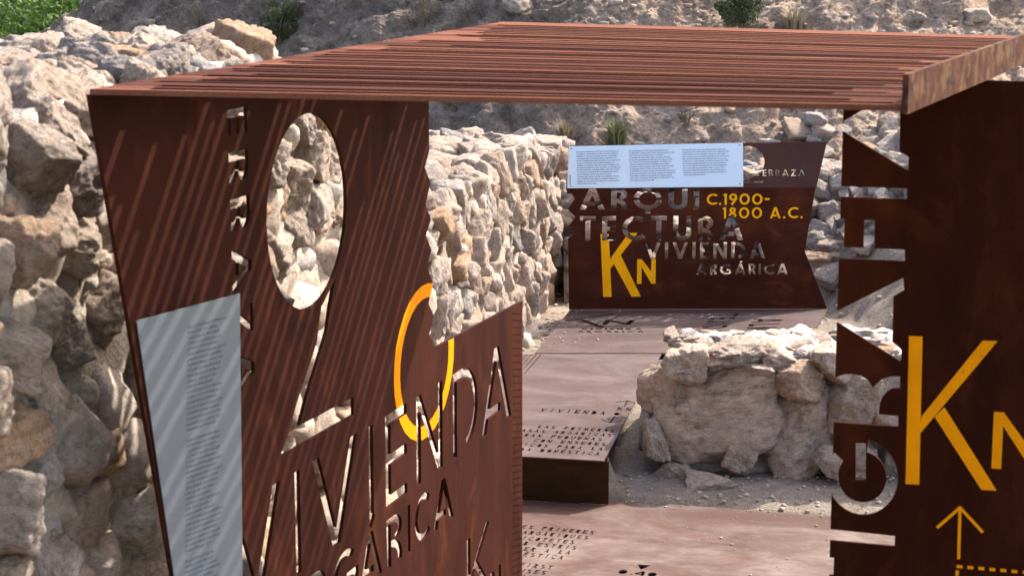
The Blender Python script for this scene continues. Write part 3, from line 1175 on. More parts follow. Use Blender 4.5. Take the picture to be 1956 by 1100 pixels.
def mono_lines(lines, rights, adv, wd, hh, t=.2):
    """right-aligned rows of spaced capitals; rights = (u, v) of each row's right foot"""
    out = []
    for s, (ur, v0) in zip(lines, rights):
        n = len(s)
        for i, ch in enumerate(s):
            if ch == ' ':
                continue
            u1 = ur - (n - 1 - i) * adv
            if ch in 'I.,':
                g = fit_glyph(ch, u1 - wd * .65, u1 - wd * .35 if ch == 'I' else u1 - wd * .4, v0, v0 + hh, hh * t, True)
            else:
                g = fit_glyph(ch, u1 - wd, u1, v0, v0 + hh, hh * t, True)
            out += g
    return out


walk = put('steel_walkway', None, None, Matrix.Translation((.4, 9.6, .1)),
           'raised rusty steel walkway with cut lettering leading up to the far sign', 'walkway')
F1 = frame((.372, 8.135, .2), (.975, -.215, 0), (.215, .975, 0))
rows = ['LAS PRIMERAS', 'CASAS ARGÁRICAS', 'ERAN PEQUEÑAS,', 'CON ENSERES', 'BÁSICOS PARA LA', 'VIDA DOMÉSTICA']
cuts = mono_lines(rows, [(-.005, .402 - .0785 * k) for k in range(6)], .0300, .0195, .05)
cuts += mono_lines(['VIVIENDA'], [(-.1, .70)], .040, .024, .062)
cuts += mono_lines(['KN'], [(.004, .802)], .040, .024, .06)
cuts.append(ell(-.045, .733, .016, .026, 10))
for a, b in (((-.037, .992), (-.085, .949)), ((-.037, .992), (.007, .947)), ((-.037, .99), (-.036, .88)),
             ((-.05, .565), (-.097, .614)), ((-.05, .565), (-.003, .615)), ((-.05, .567), (-.047, .684))):
    cuts.append(st_line(*a, *b, .008, .003, .003))
for a, b in (((-.642, 1.88), (-.634, 1.435)), ((-.666, 1.88), (-.661, 1.556)), ((-.690, 1.875), (-.684, 1.662)), ((-.714, 1.87), (-.712, 1.76))):
    cuts.append(st_line(*a, *b, .007))
put('deck_plate', cut_plate([(-.721, -.082), (.031, -.068), (-.026, 2.038), (-.84, 1.855)], cuts, .006, M_DECK, 'deck_plate'), walk, F1)
F2 = frame((.121, 10.15, .2), (1, .0, 0), (0, 1, 0))
cuts = [st_line(*a, *b, .034, .004, .004) for a, b in (((.19, .849), (.46, 1.04)), ((.275, .87), (.385, .66)), ((.396, .742), (.43, .859)),
                                                    ((.43, .859), (.526, .745)), ((.526, .745), (.566, .868)))]
cuts += fit_text('VIVIENDA', .262, .603, .600, .637, .26, .3, True)
cuts += fit_text('ARGÁRICA', .238, .608, .527, .564, .26, .3, True)


def side_text(s, O, up, rd, t, gap, Wt):
    res, W = text_polys(s, t, gap)
    return [[(O[0] + up[0] * y + rd[0] * x * Wt / W, O[1] + up[1] * y + rd[1] * x * Wt / W) for x, y in p] for g in res for p in g]


WID['J'] = .4
_glyph0 = glyph


def glyph(ch, t, solid=False):
    if ch == 'J':
        return [st_line(.4 - t / 2, .2, .4 - t / 2, 1, t), st_arc(.2, .22, .2 - t / 2, .22 - t / 2, 180, 360, t)], .4
    return _glyph0(ch, t, solid)


cuts += side_text('TEJIDO', (1.047, 1.035), (.147, .02), (-.28, -.96), .2, .28, .60)
cuts += side_text('ALMACÉN', (1.262, .90), (.176, .02), (-.28, -.96), .17, .22, .92)
put('deck_plate', cut_plate([(.0, .0), (1.396, .0), (1.75, 1.25), (.235, 1.25)], cuts, .006, M_DECK, 'deck_plate'), walk, F2)
rl = Vector((.41 + .33, 8.075 - 8.20, 0))
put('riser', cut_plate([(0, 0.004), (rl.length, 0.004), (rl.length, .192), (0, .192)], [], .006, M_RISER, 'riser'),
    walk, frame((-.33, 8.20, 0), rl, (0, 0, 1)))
# side skirt of the raised walkway
sk = Vector((.775 - .408, 10.10 - 8.085, 0))
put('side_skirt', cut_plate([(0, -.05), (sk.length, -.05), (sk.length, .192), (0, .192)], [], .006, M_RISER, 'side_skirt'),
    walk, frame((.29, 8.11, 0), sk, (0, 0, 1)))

fl = put('floor_plate', None, None, Matrix.Translation((.5, 6.5, 0)),
         'pinkish rusted steel floor plate with cut lettering at the foot of the walkway', 'floor plate')
F3 = frame((.327, 7.675, .0), (.96, -.27, 0), (.27, .96, 0))
rows = ['LES PRIMERES', 'CASES ARGÀRIQUES', 'EREN XICOTETES,', 'AMB ESTRIS', 'BÀSICS PER A LA', 'VIDA DOMÈSTICA', 'THE FIRST', 'ARGARIC HOUSES', 'WERE SMALL']
WID['H'] = .6
WID['W'] = .9
_glyph1 = glyph


def glyph(ch, t, solid=False):
    h = t / 2
    if ch == 'H':
        return [st_line(h, 0, h, 1, t), st_line(.6 - h, 0, .6 - h, 1, t), st_line(h, .5, .6 - h, .5, t)], .6
    if ch == 'W':
        return [st_line(h, 1, .25, 0, t), st_line(.25, 0, .45, .9, t), st_line(.45, .9, .65, 0, t), st_line(.65, 0, .9 - h, 1, t)], .9
    if ch == 'B':
        return [[(0, 0), (0, 1), (.35, 1), (.5, .75), (.38, .52), (.55, .25), (.4, 0)]], .55
    return _glyph1(ch, t, solid)


rights = [(0, 0), (-.006, -.072), (-.018, -.144), (-.021, -.211), (-.030, -.277), (-.042, -.343), (-.053, -.468), (-.061, -.537), (-.066, -.606)]
cuts = mono_lines(rows, rights, .0285, .0185, .047)
cuts += [ell(.218, -.42, .018, .024, 14), ell(.332, -.42, .018, .024, 14), ell(.255, -.44, .006, .006, 6),
         [(.254, -.318), (.279, -.376), (.307, -.316)]]
cuts += fit_glyph('4', .268, .304, -.445, -.395, .011)
inv3 = F3.inverted()
ol = [inv3 @ Vector((x, y, 0)) for x, y in ((-.75, 4.5), (1.55, 3.9), (2.45, 7.64), (-.5, 8.392))]
put('plate', cut_plate([(p.x, p.z) for p in ol], cuts, .006, M_DECK2, 'plate'), fl, F3)

# ------------------------------------------------------------------ steel portal in the foreground
ZR = 2.10
NLc, NRc, BRc, BLc = Vector((-.895, 4.191, ZR)), Vector((.757, 3.836, ZR)), Vector((1.681, 5.991, ZR)), Vector((-.033, 6.889, ZR))
portal = put('steel_portal', None, None, Matrix.Translation((.2, 5.2, 0)),
             'rusty steel portal with slatted roof, striped cut-out side panel and lettered front panel', 'pavilion')
d1 = (BLc - NLc).normalized()
FP = frame((NLc.x, NLc.y, 0), d1, (0, 0, 1))
outl = [(0, 2.087), (.532, 0.004), (3.067, 0.004), (3.067, 1.072), (2.131, 1.094), (2.073, 1.146), (2.118, 1.2), (2.070, 1.248), (2.108, 1.31), (2.058, 1.377),
        (2.1, 1.416), (2.05, 1.471), (2.097, 1.514), (2.05, 1.571), (2.095, 1.632), (2.045, 1.687), (2.086, 1.735), (2.084, 2.087)]
cuts = []
TT = .034
for ch, a, b in (('V', .600, .915), ('I', 1.008, 1.042), ('V', 1.128, 1.455), ('I', 1.545, 1.580), ('E', 1.680, 1.862), ('N', 1.948, 2.192),
                 ('D', 2.295, 2.553), ('A', 2.595, 2.932)):
    o = -.012 * (a - 1.0)
    cuts += fit_glyph(ch, a, b, .692 + o, .982 + o, TT)
for ch, a, b in (('A', .830, 1.03), ('R', 1.09, 1.21), ('G', 1.262, 1.44), ('Á', 1.462, 1.642), ('R', 1.682, 1.812), ('I', 1.864, 1.886), ('C', 1.928, 2.058), ('A', 2.098, 2.296)):
    o = -.022 * (a - 1.5)
    cuts += fit_glyph(ch, a, b, .494 + o, .650 + o, .023)
cuts += fit_glyph('K', 2.430, 2.680, .10, .352, .024) + fit_glyph('N', 2.684, 2.81, .04, .150, .020)
# vertical TERRAZA, read downwards
for ch, z0, z1 in (('T', 2.074, 2.016), ('E', 1.994, 1.930), ('R', 1.888, 1.810), ('R', 1.772, 1.690), ('A', 1.650, 1.532), ('Z', 1.494, 1.422), ('A', 1.386, 1.268)):
    g, w_ = glyph(ch, .165)
    for p in g:
        cuts.append([(.656 + .012 * (2 - z0) + .112 * y, z0 + (z1 - z0) * x / w_) for x, y in p])
# the tall 2
cuts.append(ell(1.136, 1.677, .268, .264, 48))
cuts.append([(1.312, 1.46), (1.272, 1.385), (1.247, 1.322), (1.102, 1.17), (1.050, 1.104), (.985, 1.0985), (.918, 1.051), (.975, 1.10), (1.033, 1.169), (1.175, 1.306), (1.212, 1.40)])
cuts.append([(.918, 1.051), (1.434, 1.040), (1.436, 1.092), (1.045, 1.104), (.985, 1.104)])
for r_ in range(41):
    for c_ in range(4):
        zz = 1.045 - r_ * .0259 - c_ * .0055
        cuts.append(ell(2.962 + c_ * .0255, zz, .0052, .0052, 6))
side = put('side_panel', cut_plate(outl, cuts, .010, M_PANEL, 'side_panel'), portal, FP)
# painted ring on the side panel, clipped to the sheet and to the letters cut through it


def painted(polys, clip, cutters, th, mat, name, lift):
    vs_, es = [], []
    for p in polys + ([clip] if clip else []) + cutters:
        b = len(vs_)
        vs_ += [Vector((float(x), float(y))) for x, y in p]
        es += [(b + i, b + (i + 1) % len(p)) for i in range(len(p))]
    v, e, f, *_ = delaunay_2d_cdt(vs_, es, [], 0, 1e-5)
    P = np.array([(a.x, a.y) for a in v])
    T = np.array([t for t in f])
    c = P[T].mean(axis=1)
    k = np.zeros(len(T), bool)
    for p in polys:
        k |= in_poly(c[:, 0], c[:, 1], p)
    if clip:
        k &= in_poly(c[:, 0], c[:, 1], clip)
    for p in cutters:
        k &= ~in_poly(c[:, 0], c[:, 1], p)
    T = T[k]
    a = P[T]
    ar = (a[:, 1, 0] - a[:, 0, 0]) * (a[:, 2, 1] - a[:, 0, 1]) - (a[:, 1, 1] - a[:, 0, 1]) * (a[:, 2, 0] - a[:, 0, 0])
    T = np.where((ar < 0)[:, None], T[:, ::-1], T)[np.abs(ar) > 1e-10]
    used, invi = np.unique(T, return_inverse=True)
    P3 = np.stack([P[used, 0], np.full(len(used), -lift), P[used, 1]], 1)
    return new_mesh(name, P3, invi.reshape(-1, 3), mat)


ring = [st_arc(2.030, 1.068, .250, .228, 0, 180, .052, .044), st_arc(2.030, 1.068, .250, .228, 180, 360, .052, .044)]
near_cuts = [p for p in cuts if min(q[0] for q in p) < 2.4 and max(q[0] for q in p) > 1.6 and max(q[1] for q in p) > .75]
put('painted_ring', painted(ring, outl, near_cuts, .001, M_YELLOW, 'painted_ring', .0012), side, FP)

# info plate standing off the side panel
TLp, TRp = Vector((-.847, 4.343, 1.568)), Vector((-.655, 4.637, 1.574))
BLp, BRp = Vector((-.774, 4.570, .45)), Vector((-.683, 4.710, .45))
up_ = Vector((.5446, .8387, 0))
vp = (TLp - Vector((-.805, 4.474, .923)))
vp = (vp - up_ * vp.dot(up_)).normalized()
FI = frame(TLp, up_, vp)
FI = Matrix.Translation(-(vp.cross(up_)) * .006) @ FI
inv = FI.inverted()
pl2 = [(inv @ p).xz for p in (BLp, BRp, TRp, TLp)]
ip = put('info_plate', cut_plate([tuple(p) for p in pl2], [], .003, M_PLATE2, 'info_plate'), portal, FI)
# return strip that carries the free edge of the plate
nv = FI.to_3x3() @ Vector((0, 1, 0))
TQ = TRp.lerp(BRp, .35)
vst = [TQ, BRp, BRp + nv * .055, TQ + nv * .07]
a3 = [tuple(p - nv * .002 + up_ * (-.004)) for p in vst] + [tuple(p - nv * .002 + up_ * (-.008)) for p in vst]
put('bracket', new_mesh('bracket', a3, [(0, 1, 2, 3), (7, 6, 5, 4), (0, 4, 5, 1), (1, 5, 6, 2), (2, 6, 7, 3), (3, 7, 4, 0)], M_PLATE2), portal)


def text_mesh(name, lines, size, line, mat):
    cu = bpy.data.curves.new('tmp', 'FONT')
    cu.body = '\n'.join(lines)
    cu.size = size
    cu.space_line = line
    cu.resolution_u = 1
    cu.offset = size * .02
    ob = bpy.data.objects.new('tmp', cu)
    col.objects.link(ob)
    dg = bpy.context.evaluated_depsgraph_get()
    me = bpy.data.meshes.new_from_object(ob.evaluated_get(dg))
    bpy.data.objects.remove(ob)
    bpy.data.curves.remove(cu)
    n = len(me.vertices)
    co = np.empty(n * 3, np.float32)
    me.vertices.foreach_get('co', co)
    co = co.reshape(-1, 3)
    co = np.stack([co[:, 0], np.full(n, -.0008), co[:, 1]], 1)
    me.vertices.foreach_set('co', co.ravel())
    me.name = name
    me.materials.clear()
    me.materials.append(mat)
    me.update()
    return me


ES = """Hace aproximadamente 4000 años el asentamiento se
reorganiza completamente. Sobre nuevas terrazas se
levantaron casas que ya tenían paredes construidas
completamente con piedras. Bancos adosados a los
muros permitían almacenar alimentos y los enseres del
hogar. Las viviendas eran de planta alargada y se
dividían en estancias, cada una de ellas dedicada a una
actividad principal: la cocina comedor, con el hogar y el
área de molienda, el almacén taller y, al fondo, la zona
de descanso. La vivienda KN era también un espacio
para el descanso de los muertos, ya que las
excavaciones sacaron a la luz tres sepulturas. Una de
ellas consistía en una tinaja de cerámica tapada con
piedras, en cuyo interior se depositó el cuerpo de un
niño de muy corta edad.""".split('\n')
VA = """Fa aproximadament 4000 anys l'assentament es va
reorganitzar completament. Sobre noves terrasses es van
alçar cases que ja tenien parets construïdes
completament amb pedres. Bancs adossats als murs,
permetien emmagatzemar aliments i els estris de la llar.
Les vivendes eren de planta allargada i es dividien en
estances, cadascuna d'elles dedicada a una activitat
principal: la cuina menjador, amb la llar i l'àrea de molta,
el magatzem taller i, al fons, la zona de descans. La
vivenda KN era també un espai per al descans dels morts,
ja que les excavacions van traure a la llum tres sepultures.
Una d'elles consistia en una gerra de ceràmica tapada
amb pedres, a l'interior de la qual es va depositar el cos
d'un xiquet de molt curta edat.""".split('\n')
EN = """Around 4000 years ago, the settlement was completely
reorganised. On new terraces, houses were built with walls
made entirely of stone. Benches, attached to the walls,
were used to store food and household goods. The houses
had a long floor plan and were divided into rooms, each
dedicated to a main activity: the kitchen-dining room, with
the hearth and grain grinding area, the store-workshop
and, at the back, the sleeping area. The KN dwelling was
also a burial place for the dead, as three graves were
unearthed during the excavations. One of them was a
ceramic jar covered with stones in which the body of a
very young child was found.""".split('\n')


def rewrap(lines, n):
    out, cur = [], ''
    for wd in ' '.join(lines).split():
        if len(cur) + len(wd) + 1 > n:
            out.append(cur)
            cur = wd
        else:
            cur = (cur + ' ' + wd).strip()
    return out + [cur]


q = inv @ Vector((-.757, 4.485, 1.529))
body = rewrap(ES, 34)[:20] + [''] + rewrap(VA, 34)[:22] + [''] + rewrap(EN, 34)[:22]
me = text_mesh('text_block', body, .0092, 1.42, M_INK)
put('text_block', me, ip, FI @ Matrix.Translation((q.x, 0, q.z - .008)))

# roof: steel slats side by side, slots of uneven length between them
rr = random.Random(4)
bs = [0.0]
pos = .040
while pos < 2.74:
    bs.append(pos / 2.83)
    pos += rr.choice([.056, .063, .07, .08, .095, .11]) * rr.uniform(.9, 1.1)
bs.append(1.0)
aa = [(rr.uniform(.016, .075) if rr.random() < .8 else rr.uniform(.075, .15), 1 - (rr.uniform(.012, .05) if rr.random() < .6 else rr.uniform(.05, .13))) for _ in bs]
SW, RT = .0205 / 2.83, .0165


def bil(a, b, dz=0.0):
    f = NLc.lerp(NRc, a)
    k = BLc.lerp(BRc, a)
    p = f.lerp(k, b)
    p.z += dz
    return p


for k in range(len(bs) - 1):
    b0, b1 = bs[k], bs[k + 1]
    (l0, r0), (l1, r1) = aa[k], aa[k + 1]
    fr = [(0, b0), (1, b0)] if k == 0 else [(0, b0), (l0, b0), (l0, b0 + SW), (r0, b0 + SW), (r0, b0), (1, b0)]
    bk = [(1, b1), (0, b1)] if k == len(bs) - 2 else [(1, b1), (r1, b1), (r1, b1 - SW), (l1, b1 - SW), (l1, b1), (0, b1)]
    pts = fr + bk
    # split the outline into quads so that the notched strip stays flat and well formed
    vs_ = [Vector(((bil(a, b)).x, (bil(a, b)).y)) for a, b in pts]
    es = [(i, (i + 1) % len(pts)) for i in range(len(pts))]
    v, e, f, *_ = delaunay_2d_cdt(vs_, es, [], 1, 1e-6)
    n = len(v)
    dz = rr.uniform(-.0006, .0006)
    vv = [(p.x, p.y, ZR + dz) for p in v] + [(p.x, p.y, ZR + dz - (RT if k else .012)) for p in v]
    ff, cnt = [], {}
    for t in f:
        t = list(t)
        ar = sum(v[t[i]].x * v[t[(i + 1) % len(t)]].y - v[t[(i + 1) % len(t)]].x * v[t[i]].y for i in range(len(t)))
        if ar < 0:
            t = t[::-1]
        ff += [tuple(t), tuple(i + n for i in t[::-1])]
        for i in range(len(t)):
            cnt[(t[i], t[(i + 1) % len(t)])] = 1
    for (i, j) in cnt:
        if (j, i) not in cnt:
            ff.append((j, i, i + n, j + n))
    sm = new_mesh('roof_slat', vv, ff, M_ROOFS[rr.choice([0, 0, 1, 1, 2])])
    sm.materials.append(M_SLOT_SHADE)
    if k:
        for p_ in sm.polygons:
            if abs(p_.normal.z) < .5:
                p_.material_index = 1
    put('roof_slat', sm, portal)
# edge beam on the right side of the roof
fd = (BRc - NRc)
put('edge_beam', cut_plate([(-.012, 2.083), (fd.length + .02, 2.083), (fd.length + .02, 2.160), (-.012, 2.160)], [], .012, M_FASCIA, 'edge_beam'),
    portal, frame((NRc.x + .014, NRc.y - .006, 0), fd, (0, 0, 1)))

# front panel of the portal
FF = frame((1.113, 4.639, 0), (math.cos(R(-16)), math.sin(R(-16)), 0), (0, 0, 1))
outl = [(-.331, .004), (1.0, .004), (1.0, 2.081), (-.331, 2.081), (-.331, 1.741), (-.320, 1.741), (-.320, 1.66), (-.331, 1.642), (-.331, .884), (-.320, .884), (-.320, .838), (-.331, .838)]
G = [st_arc(-.257, 1.098, .073, .081, 82, -216, .028, .033)]
cuts = [
    [(-.356, 1.972), (-.345, 1.966), (-.181, 2.072), (-.179, 2.045), (-.198, 2.032), (-.195, 1.908), (-.173, 1.895), (-.173, 1.861), (-.336, 1.954), (-.356, 1.950)],
    [(-.364, 1.819), (-.174, 1.819), (-.174, 1.793), (-.364, 1.793)],
    [(-.36, 1.671), (-.174, 1.671), (-.173, 1.643), (-.359, 1.641)],
    [(-.273, 1.739), (-.248, 1.739), (-.246, 1.664), (-.273, 1.664)],
    [(-.342, 1.506), (-.175, 1.602), (-.172, 1.572), (-.197, 1.555), (-.196, 1.443), (-.173, 1.425), (-.173, 1.395), (-.342, 1.49)],
    [(-.35, 1.336), (-.333, 1.344), (-.312, 1.354), (-.292, 1.357), (-.268, 1.354), (-.251, 1.344), (-.239, 1.326), (-.233, 1.333), (-.223, 1.343), (-.211, 1.352), (-.193, 1.357), (-.174, 1.358), (-.173, 1.329), (-.191, 1.327), (-.204, 1.318), (-.215, 1.304), (-.221, 1.285), (-.222, 1.26), (-.175, 1.259), (-.174, 1.232), (-.347, 1.232)],
    [(-.276, 1.183), (-.251, 1.185), (-.248, 1.091), (-.273, 1.089)],
    [(-.346, .958), (-.172, .954), (-.172, .927), (-.345, .928)],
    [(-.342, .826), (-.18, .826), (-.18, .800), (-.342, .800)],
] + G
front = put('front_panel', cut_plate(outl, cuts, .008, M_FRONT, 'front_panel'), portal, FF)


def paint(polys, parent, fr, name='painted_letter', lift=.0012):
    return put(name, painted(polys, None, [], .001, M_YELLOW, name, lift), parent, fr)


paint([[(-.156, 1.46), (-.124, 1.461), (-.118, 1.09), (-.151, 1.089)], [(-.123, 1.216), (-.119, 1.262), (.018, 1.459), (.053, 1.46)],
       [(-.088, 1.264), (-.065, 1.289), (.067, 1.09), (.031, 1.089)]], front, FF)
paint([[(.052, 1.286), (.075, 1.286), (.075, 1.145), (.052, 1.145)], [(.052, 1.286), (.075, 1.286), (.165, 1.168), (.165, 1.132), (.150, 1.142)],
       [(.150, 1.286), (.173, 1.286), (.173, 1.132), (.150, 1.132)]], front, FF)
paint([st_line(-.018, 1.04, -.071, .984, .0075, .002), st_line(-.018, 1.04, .039, .982, .0075, .002), st_line(-.018, 1.038, -.016, .909, .0075)], front, FF, 'painted_arrow')
paint([[(-.02 + .0262 * k, .886), (-.006 + .0262 * k, .886), (-.006 + .0262 * k, .894), (-.02 + .0262 * k, .894)] for k in range(16)]
      + [[(-.022, .866 - .0262 * k), (-.014, .866 - .0262 * k), (-.014, .880 - .0262 * k), (-.022, .880 - .0262 * k)] for k in range(12)], front, FF, 'painted_dashes')

# ------------------------------------------------------------------ far sign
sd_ = Vector((1.513, .032, 0)).normalized()
FS = frame((.333, 11.306, 0), sd_, (0, 0, 1))
sign = put('lettered_sign', None, None, Matrix.Translation((1.09, 11.32, .2)),
           'dark rusted steel sign with cut and yellow lettering standing at the walkway end', 'sign')
outl = [(0, .202), (1.513, .202), (1.372, .542), (1.425, .916), (-.008, .916), (.030, .854), (-.009, .793), (.034, .747), (-.005, .695), (.037, .652), (-.008, .621)]
cuts = fit_text('ARQUI', .058, .752, .791, .914, .19, .20)
cuts += fit_text('TECTURA', .060, 1.012, .609, .753, .18, .22)
cuts += fit_text('VIVIENDA', .440, 1.143, .500, .598, .18, .22)
cuts += fit_text('ARGÁRICA', .740, 1.277, .406, .470, .19, .22)
body = put('sign_panel', cut_plate(outl, cuts, .006, M_SIGN, 'sign_panel'), sign, FS)


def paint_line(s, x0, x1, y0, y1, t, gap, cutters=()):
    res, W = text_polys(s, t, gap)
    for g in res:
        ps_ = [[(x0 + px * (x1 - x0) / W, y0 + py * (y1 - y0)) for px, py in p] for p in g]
        put('painted_letter', painted(ps_, None, list(cutters), .001, M_YELLOW_SKYLIT, 'painted_letter', .0012), body, FS)


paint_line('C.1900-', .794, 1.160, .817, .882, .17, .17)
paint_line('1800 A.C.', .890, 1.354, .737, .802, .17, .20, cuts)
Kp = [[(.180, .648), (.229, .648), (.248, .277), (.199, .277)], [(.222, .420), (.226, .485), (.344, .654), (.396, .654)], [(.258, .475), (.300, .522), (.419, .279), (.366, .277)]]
put('painted_letter', painted(Kp, None, cuts, .001, M_YELLOW_SKYLIT, 'painted_letter', .0012), body, FS)
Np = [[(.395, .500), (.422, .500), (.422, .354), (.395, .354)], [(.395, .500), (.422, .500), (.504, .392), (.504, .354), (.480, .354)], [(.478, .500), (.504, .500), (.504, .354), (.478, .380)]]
put('painted_letter', painted(Np, None, cuts, .001, M_YELLOW_SKYLIT, 'painted_letter', .0012), body, FS)
th = R(20)
FT = frame((.333, 11.306, .918), sd_, (0, math.sin(th), math.cos(th)))
cuts = [ell(1.040, .158, .093, .094, 32), [(1.128, .185), (1.132, .150), (1.040, .045), (.985, .045), (1.09, .15)], [(.98, .030), (1.122, .030), (1.122, .043), (.98, .043)]]
cuts += fit_text('TERRAZA', 1.080, 1.368, .071, .110, .17, .24)
strip = put('sign_lectern', cut_plate([(-.002, .002), (1.428, .002), (1.500, .276), (-.001, .250)], cuts, .006, M_SIGNTOP, 'sign_lectern'), sign, FT)
FT2 = FT @ Matrix.Translation((0, -.009, 0))
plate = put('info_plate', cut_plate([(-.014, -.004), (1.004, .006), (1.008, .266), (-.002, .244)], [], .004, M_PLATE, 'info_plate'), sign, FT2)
tilt = Matrix.Rotation(R(-1.4), 4, 'Y')
for lines, x, z in ((ES, .040, .207), (VA, .345, .213), (EN, .653, .219)):
    put('text_block', text_mesh('text_block', lines, .0113, 1.19, M_INK), plate, FT2 @ Matrix.Translation((x, 0, z)) @ tilt)
put('colour_strip', box_mesh('colour_strip', .0, .0045, -.0012, -.0004, .02, .075, M_INK), plate, FT2)
for x, z in ((.012, .231), (.988, .252), (.006, .010), (.985, .022)):
    v, f = ico(2)
    put('screw', new_mesh('screw', v * np.array([.004, .002, .004]) + np.array([x, -.001, z]), f, M_INK, True), plate, FT2)


# ------------------------------------------------------------------ plants
def leaf_mass(rs, centres, n, size, stretch, out_dir=None, upright=0.0):
    """separate small leaf faces spread through clumps"""
    V, F = [], []
    for (c, r) in centres:
        k = int(n)
        d = rs.normal(size=(k, 3))
        d /= np.linalg.norm(d, axis=1)[:, None]
        p = c + d * (r * rs.uniform(.35, 1.0, (k, 1)) ** .6)
        t = rs.normal(size=(k, 3)) + np.array([0, 0, upright])
        t /= np.linalg.norm(t, axis=1)[:, None]
        s = np.cross(t, rs.normal(size=(k, 3)))
        s /= np.linalg.norm(s, axis=1)[:, None]
        L = size * rs.uniform(.6, 1.3, (k, 1))
        w_ = L * stretch
        V.append(np.stack([p - t * L * .5, p + s * w_ * .5, p + t * L * .5, p - s * w_ * .5], 1).reshape(-1, 3))
    V = np.concatenate(V)
    F = np.arange(len(V)).reshape(-1, 4)
    return V, F


def tube(p0, p1, r0, r1, k=5):
    p0, p1 = Vector(p0), Vector(p1)
    d = (p1 - p0).normalized()
    a = d.orthogonal().normalized()
    b = d.cross(a)
    V = []
    for p, r in ((p0, r0), (p1, r1)):
        for i in range(k):
            an = 2 * math.pi * i / k
            V.append(tuple(p + (a * math.cos(an) + b * math.sin(an)) * r))
    return V, [(i, (i + 1) % k, (i + 1) % k + k, i + k) for i in range(k)]


def stems(rs, n, r, h, thick):
    V, F = [], []
    for i in range(n):
        a = rs.uniform(0, 2 * math.pi)
        q = rs.uniform(.2, .9)
        mid = (math.cos(a) * r * q * .5, math.sin(a) * r * q * .5, h * rs.uniform(.35, .55))
        end = (math.cos(a + .3) * r * q, math.sin(a + .3) * r * q, h * rs.uniform(.7, 1.05))
        for p0, p1, r0, r1 in (((0, 0, -.05), mid, thick, thick * .7), (mid, end, thick * .7, thick * .3)):
            v, f = tube(p0, p1, r0, r1)
            F += [tuple(x + len(V) for x in q_) for q_ in f]
            V += v
    return V, F


def shrub(name, label, X, t, r, h, mat, seed, nleaf, size, stretch, group, ncl=14, cat='shrub'):
    rs = np.random.RandomState(seed)
    root = put(name, None, None, Matrix.Translation(Vector([float(q) for q in hill_surf(X, t)])), label, cat, group)
    v, f = stems(rs, 9, r, h, .006)
    put('stem', new_mesh('stem', v, f, M_TWIG), root, WORLD[root.name])
    cl = []
    for i in range(ncl):
        a = rs.uniform(0, 6.28)
        q = rs.uniform(0, .78) ** .6 * r
        cl.append((np.array([math.cos(a) * q, math.sin(a) * q, h * rs.uniform(.22, .85)]), r * rs.uniform(.22, .42)))
    V, F = leaf_mass(rs, cl, nleaf, size, stretch, upright=.6)
    put('foliage', new_mesh('foliage', V, F, mat), root, WORLD[root.name])


def tuft(name, label, X, t, r, h, mat, seed, n, group):
    rs = np.random.RandomState(seed)
    V, F = [], []
    for i in range(n):
        a = rs.uniform(0, 6.28)
        b = np.array([math.cos(a), math.sin(a), 0]) * r * rs.uniform(0, .35)
        lean = np.array([math.cos(a), math.sin(a), 0]) * r * rs.uniform(.1, .9)
        hh = h * rs.uniform(.45, 1.05)
        s = np.array([-math.sin(a), math.cos(a), 0]) * .0035
        m_ = b + lean * .35 + np.array([0, 0, hh * .65])
        e = b + lean + np.array([0, 0, hh])
        k = len(V)
        V += [b - s - [0, 0, .04], b + s - [0, 0, .04], m_ + s * .8, m_ - s * .8, e]
        F += [(k, k + 1, k + 2, k + 3), (k + 3, k + 2, k + 4)]
    put(name, new_mesh(name, np.array(V), F, mat), None, Matrix.Translation(Vector([float(q) for q in hill_surf(X, t)])), label, 'grass', group)


GH = 'plants on the rocky hillside'
shrub('shrub', 'round dark green shrub on the grey rock above the tall rubble wall', -1.86, .87, .19, .37, M_LEAF_D, 1, 420, .020, .35, GH, 22)
shrub('shrub', 'green shrub at the top edge just above the roof slats', 1.60, 1.12, .19, .30, M_LEAF_D, 2, 420, .020, .35, GH, 20)
shrub('shrub', 'small green sprig on bare earth above the far sign panel', 1.17, .40, .06, .12, M_LEAF_G, 3, 60, .016, .3, GH, 8)
shrub('shrub', 'grey twiggy dry shrub on rock left of the round green shrub', -2.62, .98, .13, .2, M_LEAF_Y, 4, 40, .018, .2, GH, 10)
shrub('shrub', 'sparse dry shrub high on the rock right of the round green shrub', -.66, 1.06, .12, .26, M_LEAF_Y, 5, 36, .018, .2, GH, 10)
shrub('shrub', 'tiny dark tuft on grey rock just above the far rubble wall', -.46, .38, .05, .07, M_LEAF_D, 6, 40, .014, .3, GH, 6)
tuft('grass_tuft', 'pale green grass tuft on the slope behind the far info plate',   .70, .27, .14, .19, M_LEAF_G, 7, 320, 'grass tufts on the hillside')
tuft('grass_tuft', 'straw coloured grass tuft left of the pale green tuft behind the far sign', .36, .26, .12, .17, M_LEAF_Y, 8, 200, 'grass tufts on the hillside')
tuft('grass_tuft', 'straw coloured dry grass beside the shrub above the roof slats', 1.98, 1.12, .15, .2, M_LEAF_Y, 9, 160, 'grass tufts on the hillside')

